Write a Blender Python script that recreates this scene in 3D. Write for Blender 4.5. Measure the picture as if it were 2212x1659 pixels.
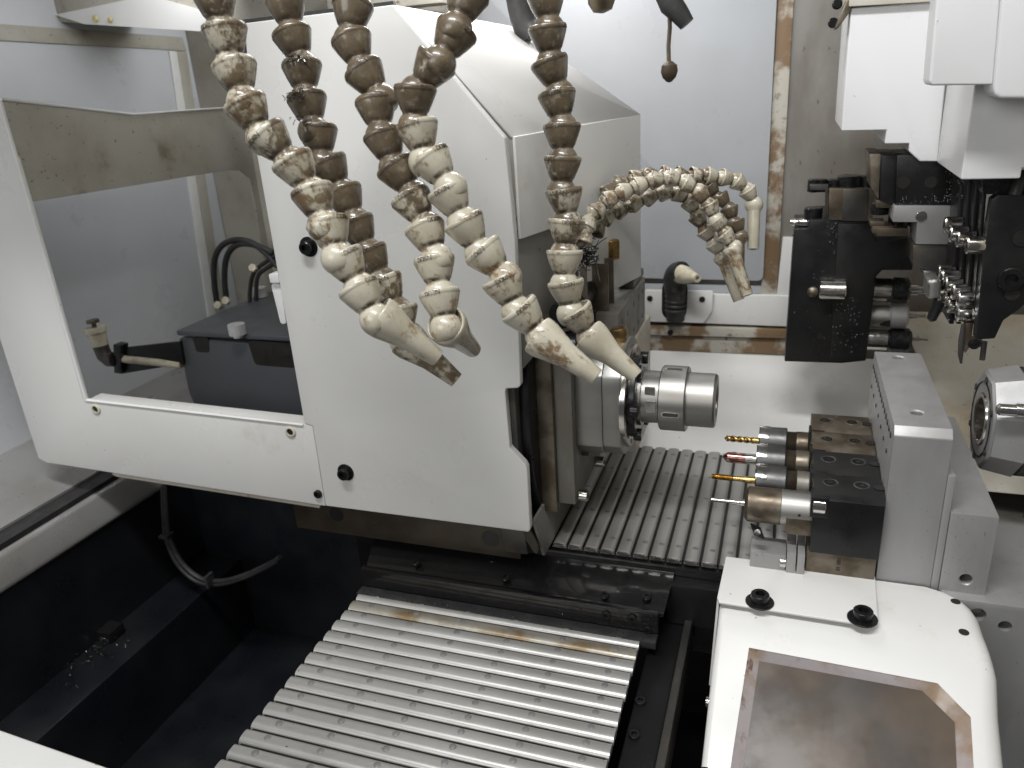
import bpy, bmesh, math, random
from mathutils import Vector, Matrix
random.seed(7)
S = 0.001                       # everything below is written in millimetres
for o in list(bpy.data.objects): bpy.data.objects.remove(o)
scene = bpy.context.scene
COL = scene.collection

# ------------------------------------------------------------------ camera
CR = Vector((0.945014, 0.321153, -0.061721))
CU = Vector((-0.062354, 0.362214, 0.930007))
CF = Vector((-0.321031, 0.875021, -0.362322))
CP = Vector((54.754, -736.110, 308.454))
FOC = 1678.28                   # focal length, measured on a 2212 x 1659 grid
cam = bpy.data.cameras.new('camera')
cam_ob = bpy.data.objects.new('camera', cam); COL.objects.link(cam_ob)
m = Matrix((CR, CU, -CF)).transposed().to_4x4(); m.translation = CP * S
cam_ob.matrix_world = m
cam.sensor_width = 36; cam.lens = 36 * FOC / 2212
cam.clip_start = 0.01; cam.clip_end = 60
cam.dof.use_dof = True; cam.dof.focus_distance = 0.66; cam.dof.aperture_fstop = 9
scene.camera = cam_ob

# ------------------------------------------------------------------ world, lamps, exposure
w = bpy.data.worlds.new('World'); scene.world = w; w.use_nodes = True
bg = w.node_tree.nodes['Background']
bg.inputs[0].default_value = (0.88, 0.94, 1.0, 1); bg.inputs[1].default_value = 0.09
def area(name, loc, target, sx, sy, power, col):
    l = bpy.data.lights.new(name, 'AREA'); l.shape = 'RECTANGLE'; l.size = sx; l.size_y = sy
    l.energy = power; l.color = col
    o = bpy.data.objects.new(name, l); COL.objects.link(o)
    o.location = Vector(loc) * S
    o.rotation_euler = (Vector(target) - Vector(loc)).to_track_quat('-Z', 'Y').to_euler()
    return o
area('work_lamp', (-180, -800, 1500), (-120, -60, 0), 0.9, 0.14, 24.0, (0.985, 0.995, 1.0))
area('cabin_lamp', (-230, 120, 520), (-200, 110, 0), 0.36, 0.06, 1.5, (1.0, 0.985, 0.97))
area('shop_bay_lamp', (-1000, -2600, 1150), (-200, 0, 50), 1.7, 1.1, 26.0, (1.0, 0.995, 0.985))
area('shop_tube_lamp', (600, -1000, 1700), (0, -50, 0), 1.3, 0.16, 6.0, (1.0, 0.99, 0.975))
area('left_wall_fill', (-690, 90, 470), (-930, 200, 330), 0.22, 0.05, 0.35, (0.95, 0.97, 1.0))  # added fill light, no real lamp here; brightens the far left wall
area('left_wall_fill', (-620, 372, 455), (-930, 300, 320), 0.20, 0.05, 0.8, (0.95, 0.97, 1.0))  # second added fill, hidden behind the housing, for the wall's rear part
scene.view_settings.view_transform = 'Standard'
scene.view_settings.look = 'None'
scene.view_settings.exposure = -0.09
scene.view_settings.gamma = 1.0

# ------------------------------------------------------------------ geometry helpers
def ray(u, v):
    return ((u - 1106) * CR - (v - 829.5) * CU + FOC * CF)
def P(u, v, X=None, Y=None, Z=None):
    d = ray(u, v)
    for i, a in enumerate((X, Y, Z)):
        if a is not None: return CP + d * ((a - CP[i]) / d[i])
def PD(u, v, depth):
    return CP + ray(u, v) * (depth / FOC)

class MB:
    def __init__(s): s.bm = bmesh.new()
    def faces(s, vs, fs):
        b = [s.bm.verts.new(v) for v in vs]; out = []
        for f in fs:
            try: out.append(s.bm.faces.new([b[i] for i in f]))
            except ValueError: pass
        return b, out
    def box(s, x0, x1, y0, y1, z0, z1):
        if x0 > x1: x0, x1 = x1, x0
        if y0 > y1: y0, y1 = y1, y0
        if z0 > z1: z0, z1 = z1, z0
        s.faces([(x0,y0,z0),(x1,y0,z0),(x1,y1,z0),(x0,y1,z0),(x0,y0,z1),(x1,y0,z1),(x1,y1,z1),(x0,y1,z1)],
                [(3,2,1,0),(4,5,6,7),(0,1,5,4),(1,2,6,5),(2,3,7,6),(3,0,4,7)])
        return s
    def loft(s, a, b):
        n = len(a)
        s.faces(list(a) + list(b), [tuple(range(n))[::-1], tuple(range(n, 2*n))] + [(i, (i+1) % n, n+(i+1) % n, n+i) for i in range(n)])
        return s
    def prism(s, poly, d):
        d = Vector(d); a = [Vector(p) for p in poly]
        return s.loft(a, [p + d for p in a])
    def lathe(s, o, ax, prof, seg=32, cap=True, x0=None):
        o = Vector(o); ax = Vector(ax).normalized()
        x = Vector(x0) if x0 else ax.orthogonal().normalized()
        x = (x - ax * x.dot(ax)).normalized(); y = ax.cross(x)
        rings = []
        for t, r in prof:
            rings.append([s.bm.verts.new(o + ax*t + (x*math.cos(2*math.pi*k/seg) + y*math.sin(2*math.pi*k/seg))*r) for k in range(seg)])
        for a, b in zip(rings, rings[1:]):
            for k in range(seg):
                s.bm.faces.new((a[k], a[(k+1) % seg], b[(k+1) % seg], b[k]))
        if cap:
            s.bm.faces.new(rings[0][::-1]); s.bm.faces.new(rings[-1])
        return s
    def cyl(s, o, ax, r, l, seg=24, ch=0):
        p = [(0, r), (l, r)] if not ch else [(0, r-ch), (ch, r), (l-ch, r), (l, r-ch)]
        return s.lathe(o, ax, p, seg)
    def tube(s, pts, r, seg=10, cap=True):
        pts = [Vector(p) for p in pts]; rings = []; x = None
        for i, p in enumerate(pts):
            t = (pts[min(i+1, len(pts)-1)] - pts[max(i-1, 0)]).normalized()
            x = t.orthogonal() if x is None else x - t * x.dot(t)
            x.normalize(); y = t.cross(x)
            rr = r[i] if isinstance(r, (list, tuple)) else r
            rings.append([s.bm.verts.new(p + (x*math.cos(2*math.pi*k/seg) + y*math.sin(2*math.pi*k/seg))*rr) for k in range(seg)])
        for a, b in zip(rings, rings[1:]):
            for k in range(seg): s.bm.faces.new((a[k], a[(k+1) % seg], b[(k+1) % seg], b[k]))
        if cap: s.bm.faces.new(rings[0][::-1]); s.bm.faces.new(rings[-1])
        return s
    def bevel(s, wd, ang=25, seg=2):
        s.bm.normal_update()
        bmesh.ops.recalc_face_normals(s.bm, faces=s.bm.faces)
        es = [e for e in s.bm.edges if len(e.link_faces) == 2 and e.calc_face_angle() > math.radians(ang)]
        bmesh.ops.bevel(s.bm, geom=es, offset=wd, segments=seg, affect='EDGES', clamp_overlap=True, profile=0.6)
        return s
    def mesh(s, name, smooth=35):
        bmesh.ops.recalc_face_normals(s.bm, faces=s.bm.faces)
        for v in s.bm.verts: v.co *= S
        me = bpy.data.meshes.new(name); s.bm.to_mesh(me); s.bm.free()
        if smooth:
            me.polygons.foreach_set('use_smooth', [True] * len(me.polygons))
            me.set_sharp_from_angle(angle=math.radians(smooth))
        return me
    def build(s, name, mat, parent=None, smooth=35):
        return link(name, s.mesh(name, smooth), mat, parent)
def link(name, me, mat, parent=None, mw=None):
    o = bpy.data.objects.new(name, me); COL.objects.link(o)
    if mat and not me.materials: me.materials.append(mat)
    mw = mw or Matrix.Identity(4)
    if parent is not None:
        o.parent = parent
        o.matrix_basis = (WM[parent.name].inverted() @ mw)
    else: o.matrix_basis = mw
    WM[o.name] = mw.copy()
    return o
WM = {}
def cut(o, *cutters):
    """subtract shapes from a mesh object and keep the result as its mesh"""
    tmp = []
    for b in cutters:
        t_ = bpy.data.objects.new('cutter', b.mesh('cutter', 0)); COL.objects.link(t_); tmp.append(t_)
        md_ = o.modifiers.new('cut', 'BOOLEAN'); md_.object = t_; md_.operation = 'DIFFERENCE'; md_.solver = 'EXACT'
    bpy.context.view_layer.update()
    me = bpy.data.meshes.new_from_object(o.evaluated_get(bpy.context.evaluated_depsgraph_get()))
    o.modifiers.clear(); o.data = me
    me.polygons.foreach_set('use_smooth', [True] * len(me.polygons)); me.set_sharp_from_angle(angle=math.radians(35))
    for t_ in tmp: bpy.data.objects.remove(t_)
    return o
def thing(name, label, cat, loc=(0, 0, 0), group=None):
    o = bpy.data.objects.new(name, None); COL.objects.link(o)
    o.location = Vector(loc) * S; o.empty_display_size = 0.02
    WM[o.name] = Matrix.Translation(Vector(loc) * S)
    return tag(o, label, cat, group)
def tag(o, label, cat, group=None):
    o['label'] = label; o['category'] = cat
    if group: o['group'] = group
    return o
def struct(o): o['kind'] = 'structure'; return o
def stuff(o): o['kind'] = 'stuff'; return o
def pY(Y, pts): return [P(u, v, Y=Y) for u, v in pts]
def pX(X, pts): return [P(u, v, X=X) for u, v in pts]
def pZ(Z, pts): return [P(u, v, Z=Z) for u, v in pts]
def circle_poly(c, ax, r, n=24):
    c = Vector(c); ax = Vector(ax); x = ax.orthogonal().normalized(); y = ax.cross(x)
    return [c + (x*math.cos(2*math.pi*k/n) + y*math.sin(2*math.pi*k/n))*r for k in range(n)]

# ------------------------------------------------------------------ materials
def nt(name):
    m = bpy.data.materials.new(name); m.use_nodes = True
    t = m.node_tree; return m, t, t.nodes, t.links, t.nodes['Principled BSDF']
def rgb(c): return (c[0], c[1], c[2], 1)
def noise(N, L, vec, scale, detail=5, rough=.6, dist=0):
    n = N.new('ShaderNodeTexNoise'); n.inputs['Scale'].default_value = scale
    n.inputs['Detail'].default_value = detail; n.inputs['Roughness'].default_value = rough
    n.inputs['Distortion'].default_value = dist
    if vec: L.new(vec, n.inputs['Vector'])
    return n.outputs[0]
def ramp(N, L, src, lo, hi, a=0., b=1.):
    n = N.new('ShaderNodeMapRange'); n.inputs[1].default_value = lo; n.inputs[2].default_value = hi
    n.inputs[3].default_value = a; n.inputs[4].default_value = b; n.interpolation_type = 'SMOOTHSTEP'
    L.new(src, n.inputs[0]); return n.outputs[0]
def mixc(N, L, f, a, b):
    n = N.new('ShaderNodeMix'); n.data_type = 'RGBA'
    for k, v in ((0, f), (6, a), (7, b)):
        if isinstance(v, (tuple, list)): n.inputs[k].default_value = rgb(v)
        elif isinstance(v, (int, float)): n.inputs[k].default_value = v
        else: L.new(v, n.inputs[k])
    return n.outputs[2]
def math_(N, L, op, a, b):
    n = N.new('ShaderNodeMath'); n.operation = op
    for k, v in ((0, a), (1, b)):
        if isinstance(v, (int, float)): n.inputs[k].default_value = v
        else: L.new(v, n.inputs[k])
    return n.outputs[0]
def pbr(name, c1, c2=None, scale=15, thr=(.42, .68), rough=.4, rvar=.12, metal=0., coat=0., bump=0., bscale=900,
        c3=None, scale3=60, thr3=(.62, .7), stretch=(1, 1, 1), speck=None, speck_thr=.70, speck_scale=260, spec=.5, dist=0):
    m, t, N, L, B = nt(name)
    tc = N.new('ShaderNodeTexCoord'); mp = N.new('ShaderNodeMapping'); mp.inputs['Scale'].default_value = stretch
    oi = N.new('ShaderNodeObjectInfo'); ad = N.new('ShaderNodeVectorMath'); ad.operation = 'ADD'
    geo = N.new('ShaderNodeNewGeometry')
    L.new(geo.outputs['Position'], mp.inputs[0]); L.new(mp.outputs[0], ad.inputs[0])
    ad.inputs[1].default_value = (random.random()*9, random.random()*9, random.random()*9)
    v = ad.outputs[0]
    col = None
    n1 = noise(N, L, v, scale, 6, .6, dist)
    col = mixc(N, L, ramp(N, L, n1, *thr), c1, c2 if c2 else tuple(x*.9 for x in c1))
    if c3: col = mixc(N, L, ramp(N, L, noise(N, L, v, scale3, 7, .65, .3), *thr3), col, c3)
    if speck: col = mixc(N, L, ramp(N, L, noise(N, L, v, speck_scale, 2, .5), speck_thr, speck_thr+.05), col, speck)
    L.new(col, B.inputs['Base Color'])
    r = ramp(N, L, noise(N, L, v, scale*2.3, 5), .3, .7, max(.03, rough-rvar), min(1, rough+rvar))
    L.new(r, B.inputs['Roughness'])
    B.inputs['Metallic'].default_value = metal
    B.inputs['Specular IOR Level'].default_value = spec
    B.inputs['Coat Weight'].default_value = coat; B.inputs['Coat Roughness'].default_value = .08
    if bump:
        bn = N.new('ShaderNodeBump'); bn.inputs['Strength'].default_value = bump; bn.inputs['Distance'].default_value = .0006
        L.new(noise(N, L, v, bscale, 3), bn.inputs['Height']); L.new(bn.outputs[0], B.inputs['Normal'])
    return m
M = {}
M['paint'] = pbr('white_machine_paint', (.69,.685,.665), (.65,.64,.615), 5, (.3,.75), .33, .07, bump=.10, bscale=1400, c3=(.56,.52,.45), scale3=9, thr3=(.62,.80), speck=(.30,.25,.19), speck_thr=.745, speck_scale=190)
M['paint_dirty'] = pbr('stained_white_paint', (.60,.57,.50), (.44,.38,.28), 7, (.4,.66), .45, .1, bump=.1, bscale=1200, c3=(.30,.19,.09), scale3=14, thr3=(.60,.76), speck=(.12,.09,.06), speck_thr=.70, speck_scale=230)
M['paint_beige'] = pbr('oil_yellowed_paint', (.45,.43,.37), (.36,.335,.28), 8, (.4,.65), .5, .1, bump=.12, bscale=900, c3=(.23,.195,.14), scale3=16, thr3=(.58,.78), speck=(.10,.08,.06), speck_thr=.69, speck_scale=260)
M['paint_cool'] = pbr('pale_grey_sheet', (.42,.435,.455), (.375,.385,.40), 4, (.35,.7), .35, .1)
M['paint_cover'] = pbr('slide_cover_white', (.74,.74,.74), (.70,.70,.70), 6, (.35,.7), .32, .06, bump=.06, bscale=1200, speck=(.3,.26,.2), speck_thr=.75, speck_scale=150)
M['rust_strip'] = pbr('brown_oil_residue_on_paint', (.44,.415,.36), (.19,.122,.066), 22, (.42,.54), .5, .1, c3=(.12,.075,.04), scale3=80, thr3=(.56,.72))
M['dark_paint'] = pbr('navy_black_tray', (.006,.007,.010), (.011,.0115,.013), 6, (.35,.7), .36, .12, coat=.12, bump=.05, bscale=500)
M['black'] = pbr('black_oxide_steel', (.011,.011,.012), (.019,.018,.017), 14, (.4,.7), .36, .10, metal=.3, bump=.12, bscale=1500, c3=(.032,.027,.021), scale3=70, thr3=(.66,.8))
M['black_part'] = pbr('black_screw_steel', (.016,.016,.017), (.03,.03,.03), 60, (.4,.7), .28, .08, metal=.5)
M['rubber'] = pbr('black_rubber', (.02,.02,.021), (.035,.034,.032), 60, (.4,.7), .5, .1)
M['cast'] = pbr('dark_cast_iron', (.07,.068,.066), (.12,.105,.085), 18, (.4,.7), .42, .12, metal=.55, bump=.12, bscale=900, c3=(.16,.11,.06), scale3=30, thr3=(.62,.75))
M['steel'] = pbr('ground_steel', (.43,.42,.40), (.365,.345,.315), 22, (.4,.7), .44, .05, metal=1, bump=.05, bscale=1600, stretch=(.15,1,1))
M['steel_plate'] = pbr('machined_steel_plate', (.37,.365,.365), (.335,.325,.315), 26, (.4,.7), .5, .05, metal=.5, speck=(.13,.11,.10), speck_thr=.70, speck_scale=800, bump=.05, bscale=2200, stretch=(1,1,.35), c3=(.30,.26,.20), scale3=14, thr3=(.66,.85))
M['steel_brown'] = pbr('oil_stained_steel', (.21,.18,.14), (.125,.098,.07), 38, (.38,.62), .42, .1, metal=.8, c3=(.27,.245,.20), scale3=60, thr3=(.62,.74), bump=.08, bscale=1500)
M['chrome'] = pbr('bright_turned_steel', (.62,.60,.57), (.50,.46,.40), 60, (.4,.7), .2, .06, metal=1)
M['slat'] = pbr('grey_steel_slat', (.47,.465,.445), (.42,.41,.385), 12, (.35,.7), .36, .03, metal=.55, c3=(.30,.275,.22), scale3=55, thr3=(.68,.82), bump=.02, bscale=1200, speck=(.06,.05,.04), speck_thr=.745, speck_scale=240)
M['slat_old'] = pbr('oil_browned_slat', (.40,.38,.33), (.24,.17,.09), 16, (.42,.62), .36, .08, metal=.5, c3=(.06,.045,.03), scale3=60, thr3=(.60,.70))
M['rivet'] = pbr('dull_rivet_head', (.30,.30,.30), (.25,.25,.25), 60, (.4,.7), .45, .05, metal=.6)
M['blue_cover'] = pbr('slate_blue_cover_paint', (.068,.072,.081), (.058,.061,.068), 9, (.4,.7), .42, .06, bump=.25, bscale=1300)
M['brass'] = pbr('tarnished_brass', (.40,.27,.10), (.24,.16,.07), 70, (.4,.65), .32, .08, metal=1)
M['gold'] = pbr('gold_coated_steel', (.58,.40,.15), (.36,.25,.10), 160, (.4,.65), .28, .06, metal=1)
M['copper_coat'] = pbr('copper_coated_carbide', (.56,.28,.23), (.38,.17,.14), 120, (.4,.65), .2, .06, metal=1)
M['amber'] = pbr('brown_smoked_window', (.036,.028,.022), (.085,.055,.030), 7, (.38,.66), .40, .12, speck=(.22,.19,.16), speck_thr=.77, speck_scale=330, c3=(.13,.10,.08), scale3=11, thr3=(.55,.78), spec=.3)
M['amber_frame'] = pbr('stained_window_bevel', (.40,.36,.36), (.29,.20,.125), 18, (.47,.66), .25, .06, coat=.5, c3=(.15,.08,.05), scale3=50, thr3=(.58,.70))
M['plastic_cream'] = pbr('cream_plastic', (.62,.58,.46), (.45,.38,.26), 60, (.42,.7), .35, .1)
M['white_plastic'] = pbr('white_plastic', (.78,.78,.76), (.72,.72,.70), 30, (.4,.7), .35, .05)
M['chips'] = pbr('metal_chips', (.35,.33,.30), (.12,.10,.08), 200, (.4,.6), .3, .1, metal=1)
M['hole'] = pbr('hole_bore', (.012,.011,.010), (.02,.018,.016), 60, (.4,.7), .4, .1)
M['nut_steel'] = pbr('satin_tool_steel', (.145,.145,.145), (.10,.098,.095), 40, (.4,.65), .42, .08, metal=.85, bump=.1, bscale=1800)
M['drop'] = pbr('clear_coolant_drop', (.02,.02,.02), (.03,.03,.03), 40, (.4,.65), .05, .02, coat=1)
M['wall_grime'] = pbr('grimy_grey_brown_wall', (.235,.226,.21), (.155,.142,.122), 8, (.4,.62), .45, .1, c3=(.12,.09,.06), scale3=10, thr3=(.55,.75), speck=(.07,.055,.04), speck_thr=.69, speck_scale=200, stretch=(1,1,.4))
M['rail_grey'] = pbr('worn_silver_rail', (.34,.335,.325), (.29,.28,.265), 10, (.4,.65), .34, .08, metal=.35, c3=(.20,.14,.09), scale3=18, thr3=(.66,.76), speck=(.15,.11,.08), speck_thr=.72, speck_scale=200)
M['oily_brown'] = pbr('oily_brown_casting', (.060,.047,.033), (.040,.031,.022), 20, (.4,.65), .4, .1, metal=.3, c3=(.09,.07,.048), scale3=40, thr3=(.62,.78))
M['oily_black'] = pbr('oil_wet_black_steel', (.010,.010,.011), (.016,.015,.014), 14, (.4,.7), .22, .10, metal=.2, coat=.5, bump=.05, bscale=400, stretch=(.3,1,1))
M['alu'] = pbr('bright_knurled_aluminium', (.66,.66,.66), (.58,.58,.57), 80, (.4,.7), .35, .06, metal=.5)
M['steel_dirty'] = pbr('dull_stained_steel', (.25,.24,.22), (.19,.172,.145), 24, (.4,.65), .46, .08, metal=.6, c3=(.14,.105,.07), scale3=30, thr3=(.62,.8), stretch=(1,1,.4))
M['paint_left'] = pbr('pale_blue_white_sheet', (.60,.615,.64), (.55,.56,.58), 4, (.35,.7), .35, .1)
M['sealant'] = pbr('yellowed_sealant', (.56,.48,.24), (.46,.36,.14), 60, (.4,.7), .4, .1)

def hose_mat(name, cream, cream2, brown, brown2, grime=True):
    m, t, N, L, B = nt(name)
    tc = N.new('ShaderNodeTexCoord'); oi = N.new('ShaderNodeObjectInfo')
    mul = N.new('ShaderNodeVectorMath'); mul.operation = 'SCALE'; mul.inputs[0].default_value = (7.3, 3.1, 5.7)
    L.new(oi.outputs['Random'], mul.inputs['Scale'])
    ad = N.new('ShaderNodeVectorMath'); L.new(tc.outputs['Object'], ad.inputs[0]); L.new(mul.outputs[0], ad.inputs[1])
    v = ad.outputs[0]
    sep = N.new('ShaderNodeSeparateColor'); L.new(oi.outputs['Color'], sep.inputs[0])
    b = sep.outputs[0]
    n = math_(N, L, 'ADD', math_(N, L, 'MULTIPLY', noise(N, L, v, 55, 8, .62, .6), .75), math_(N, L, 'MULTIPLY', noise(N, L, v, 260, 5, .6), .25))
    x = math_(N, L, 'ADD', n, math_(N, L, 'SUBTRACT', math_(N, L, 'MULTIPLY', b, .46), .20))
    sc = N.new('ShaderNodeMapping'); sc.inputs['Scale'].default_value = (1, 1, .22); L.new(v, sc.inputs[0])
    x = math_(N, L, 'ADD', x, math_(N, L, 'MULTIPLY', math_(N, L, 'SUBTRACT', noise(N, L, sc.outputs[0], 420, 4, .7), .5), .22))
    mask = math_(N, L, 'MULTIPLY', ramp(N, L, x, .465, .585), ramp(N, L, noise(N, L, v, 160, 5), .25, .5, .72, 1.0))
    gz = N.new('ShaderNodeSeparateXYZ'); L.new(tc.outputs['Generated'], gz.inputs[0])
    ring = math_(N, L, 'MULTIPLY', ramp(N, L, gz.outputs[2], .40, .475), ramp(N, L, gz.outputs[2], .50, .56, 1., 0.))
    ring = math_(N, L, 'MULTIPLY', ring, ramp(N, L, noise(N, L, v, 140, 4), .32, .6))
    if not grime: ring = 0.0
    film = ramp(N, L, noise(N, L, v, 90, 4), .35, .75)
    bcol = mixc(N, L, ramp(N, L, b, .25, .62), (.25,.155,.075), mixc(N, L, film, brown, brown2))
    ccol = mixc(N, L, ramp(N, L, noise(N, L, v, 38, 5), .4, .68), cream, cream2)
    ccol = mixc(N, L, ramp(N, L, noise(N, L, v, 620, 2), .71, .75), ccol, (.10, .065, .035))
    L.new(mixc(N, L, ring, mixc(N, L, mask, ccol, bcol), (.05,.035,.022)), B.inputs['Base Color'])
    L.new(ramp(N, L, noise(N, L, v, 120, 4), .3, .7, .26, .5), B.inputs['Roughness'])
    B.inputs['Coat Weight'].default_value = .6; B.inputs['Coat Roughness'].default_value = .10
    bn = N.new('ShaderNodeBump'); bn.inputs['Strength'].default_value = .25; bn.inputs['Distance'].default_value = .0004
    L.new(math_(N, L, 'ADD', mask, noise(N, L, v, 500, 3)), bn.inputs['Height']); L.new(bn.outputs[0], B.inputs['Normal'])
    return m
M['hose'] = hose_mat('oil_stained_cream_plastic', (.53,.49,.39), (.41,.37,.28), (.138,.104,.064), (.082,.061,.038))
M['nozzle'] = hose_mat('oil_stained_nozzle_plastic', (.53,.49,.39), (.41,.37,.28), (.138,.104,.064), (.082,.061,.038), False)

# ================================================================== the setting: walls, chute, pit
YB = 380
def rounded(poly, r, n=4):
    """round every corner of a planar polygon"""
    out = []; k = len(poly)
    for i in range(k):
        p = Vector(poly[i]); a = Vector(poly[i-1]) - p; b = Vector(poly[(i+1) % k]) - p
        q = min(r, a.length*.45, b.length*.45); a = p + a.normalized()*q; b = p + b.normalized()*q
        for j in range(n+1):
            t = j/n; out.append(a*(1-t)**2 + p*2*t*(1-t) + b*t*t)
    return out
back = struct(MB().box(-420, 620, YB, YB+12, -260, 900).build('back_wall', M['wall_grime']))
o = MB().prism(rounded(pY(YB-9, [(900,-160),(1686,-160),(1648,607),(1340,600)]), 8), (0,9.5,0)).bevel(1.2).build('wall_panel', M['paint_cool'], back)
MB().prism(pY(YB-4, [(1690,-160),(1724,-160),(1677,648),(1643,648)]), (0,4.5,0)).bevel(.8).build('seal_strip', M['rust_strip'], back)
MB().prism(pY(YB-3, [(1360,612),(1646,618),(1645,634),(1360,630)]), (0,3.5,0)).bevel(.8).build('seal_strip', M['paint_cool'], back)
MB().prism(pY(YB-12, [(1340,633),(1720,640),(1716,706),(1340,692)]), (0,12.5,0)).bevel(1).build('ledge_sheet', M['paint'], back)
MB().prism(rounded(pY(YB-18, [(1392,627),(1541,629),(1538,672),(1520,698),(1404,695),(1388,684)]), 3), (0,5.5,0)).bevel(.8).build('slot_plate', M['paint'], back)
MB().prism(rounded(pY(YB-18.6, [(1430,604),(1486,604),(1483,690),(1429,690)]), 18, 6), (0,.8,0)).build('slot', M['hole'], back)
for u, v in ((1404,644),(1517,646),(1448,718)):
    MB().cyl(P(u, v, Y=YB-17), (0,-1,0), 4.2, 3, 16, .8).build('screw', M['black_part'], back)
MB().prism(pY(YB-16, [(1330,701),(1745,714),(1745,733),(1330,722)]), (0,16.5,0)).bevel(1.5).build('rail_strip', M['rust_strip'], back)
MB().prism(pY(YB-10, [(1330,722),(1745,735),(1742,768),(1330,756)]), (0,10.5,0)).bevel(1.5).build('rail_strip', M['rust_strip'], back)
MB().prism(pY(YB-8, [(1691,513),(1800,517),(1790,660),(1676,655)]), (0,8.5,0)).bevel(1).build('wall_patch', M['paint'], back)
# chute between wall and way cover
zt = P(1480, 757, Y=YB-8).z
struct(MB().loft([Vector((-420,YB-6,zt)), Vector((560,YB-6,zt)), Vector((560,186,-156)), Vector((-420,186,-156))],
                 [Vector((-420,YB-6,zt-5)), Vector((560,YB-6,zt-5)), Vector((560,186,-161)), Vector((-420,186,-161))]).build('chip_chute', M['paint']))
# right end wall and sloping side sheet
struct(MB().box(520, 532, -420, YB, -400, 900).build('wall_right', M['paint_dirty']))
struct(MB().prism([Vector((205,YB-30,-10)), Vector((560,YB-30,-10)), Vector((560,150,-150)), Vector((265,150,-150))], (0,6,6)).build('chute_side', M['paint_dirty']))
# left end wall
wl = struct(MB().box(-942, -930, -500, 640, -150, 900).build('wall_left', M['paint_left']))
MB().prism(pX(-926, [(-60,47),(395,80),(404,110),(-60,84)]), (-5,0,0)).bevel(1.5).build('window_frame', M['paint_beige'], wl)
MB().prism(pX(-926, [(383,110),(404,112),(500,760),(482,760)]), (-5,0,0)).bevel(1.5).build('window_frame', M['paint_beige'], wl)
MB().prism(pX(-927, [(366,110),(383,111),(480,760),(462,760)]), (-4,0,0)).bevel(1.5).build('window_lip', M['white_plastic'], wl)
struct(MB().box(-929, -421, 456, 468, -260, 900).build('wall_rear_left', M['paint_beige']))
# ceiling lamp housing and roof beam
hd = thing('lamp_housing', 'beige ceiling housing with grimy underside at the top left corner', 'housing', P(330,20,Y=230), None)
MB().prism(pY(200, [(112,-120),(100,30),(130,48),(180,52),(560,70),(900,20),(900,-120)]), (0,140,0)).bevel(4).build('body', M['paint_beige'], hd)
MB().prism(pY(196, [(118,32),(182,52),(540,74),(545,60),(400,12),(320,-10)]), (0,4,0)).build('under_plate', M['paint'], hd)
MB().box(*[v for k in range(3) for v in sorted((P(700,-40,Y=150)[k], P(980,10,Y=185)[k]))]).bevel(1.5).build('edge_beam', M['paint_beige'], hd)
for q, r in (((206,40), 5), ((238,43), 4)):
    c = P(*q, Y=194.5); MB().lathe(c, (0,-1,0), [(0,r),(1.6,r*.8),(2.4,r*.3)], 12).build('sealant_dab', M['sealant'], hd)
struct(MB().box(-942, -400, -330, 640, 560, 572).build('ceiling', M['paint_beige']))  # unseen roof sheet, added and sized to keep lamp light out of the bay

# pit and rails on the left
pit = struct(MB().box(-760, 560, -620, 300, -470, -460).build('pit_floor', M['dark_paint']))
zr0, zr1 = -150, -190
def yline(a, b, Z, y0, y1):
    p, q = P(*a, Z=Z), P(*b, Z=Z); k = (q.x-p.x)/(q.y-p.y)
    return Vector((p.x + k*(y0-p.y), y0, Z)), Vector((p.x + k*(y1-p.y), y1, Z))
rails = thing('guide_rail', 'silver painted guide rail running back along the left wall under the cover', 'rail', (-745,-100,-190))
A0, A1 = Vector((-762,-420,-150)), Vector((-755,300,-150)); B0, B1 = Vector((-752,-420,-190)), Vector((-736,300,-190))
MB().loft([A0, B0, B0+Vector((-40,0,-12)), A0+Vector((-40,0,0))], [A1, B1, B1+Vector((-40,0,-12)), A1+Vector((-40,0,0))]).bevel(7, seg=3).build('rail_body', M['rail_grey'], rails)
MB().box(-790, -763, -420, 300, -150, -143).build('seal_belt', M['rubber'], rails)
struct(MB().loft([Vector((-930,-420,-118)), Vector((-790,-420,-140)), Vector((-790,-420,-160)), Vector((-930,-420,-150))],
                 [Vector((-930,300,-118)), Vector((-790,300,-140)), Vector((-790,300,-160)), Vector((-930,300,-150))]).build('side_ledge', M['rail_grey']))
struct(MB().box(-800, -752, -620, 300, -330, -192).build('pit_wall', M['dark_paint']))
lg = struct(MB().loft([Vector((-760,-620,-330)), Vector((-690,-620,-335)), Vector((-690,-620,-470)), Vector((-760,-620,-470))],
                 [Vector((-760,300,-330)), Vector((-690,300,-335)), Vector((-690,300,-470)), Vector((-760,300,-470))]).bevel(3).build('pit_ledge', M['dark_paint']))
struct(MB().loft([Vector((-520,-620,-460)), Vector((-380,-620,-330)), Vector((-380,-620,-470)), Vector((-520,-620,-470))],
                 [Vector((-520,60,-460)), Vector((-380,60,-330)), Vector((-380,60,-470)), Vector((-520,60,-470))]).bevel(2).build('pit_slope', M['dark_paint']))
struct(MB().box(-800, 560, 60, 72, -470, -170).build('pit_back', M['dark_paint']))
struct(MB().prism([P(-60,1556,Z=-110), P(0,1575,Z=-110), P(240,1659,Z=-110), P(420,1722,Z=-110), P(420,1900,Z=-110), P(-60,1900,Z=-110)], (0,0,-40)).bevel(2.5, seg=3).build('front_sill', M['paint']))
ck = thing('black_stop_block', 'small black stop block with stuck chips on the dark pit ledge', 'block', P(125,1315,Z=-330))
MB().box(-752, -730, -150, -125, -331, -316).bevel(1.5).build('block_body', M['black'], ck)
b = MB()
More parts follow.
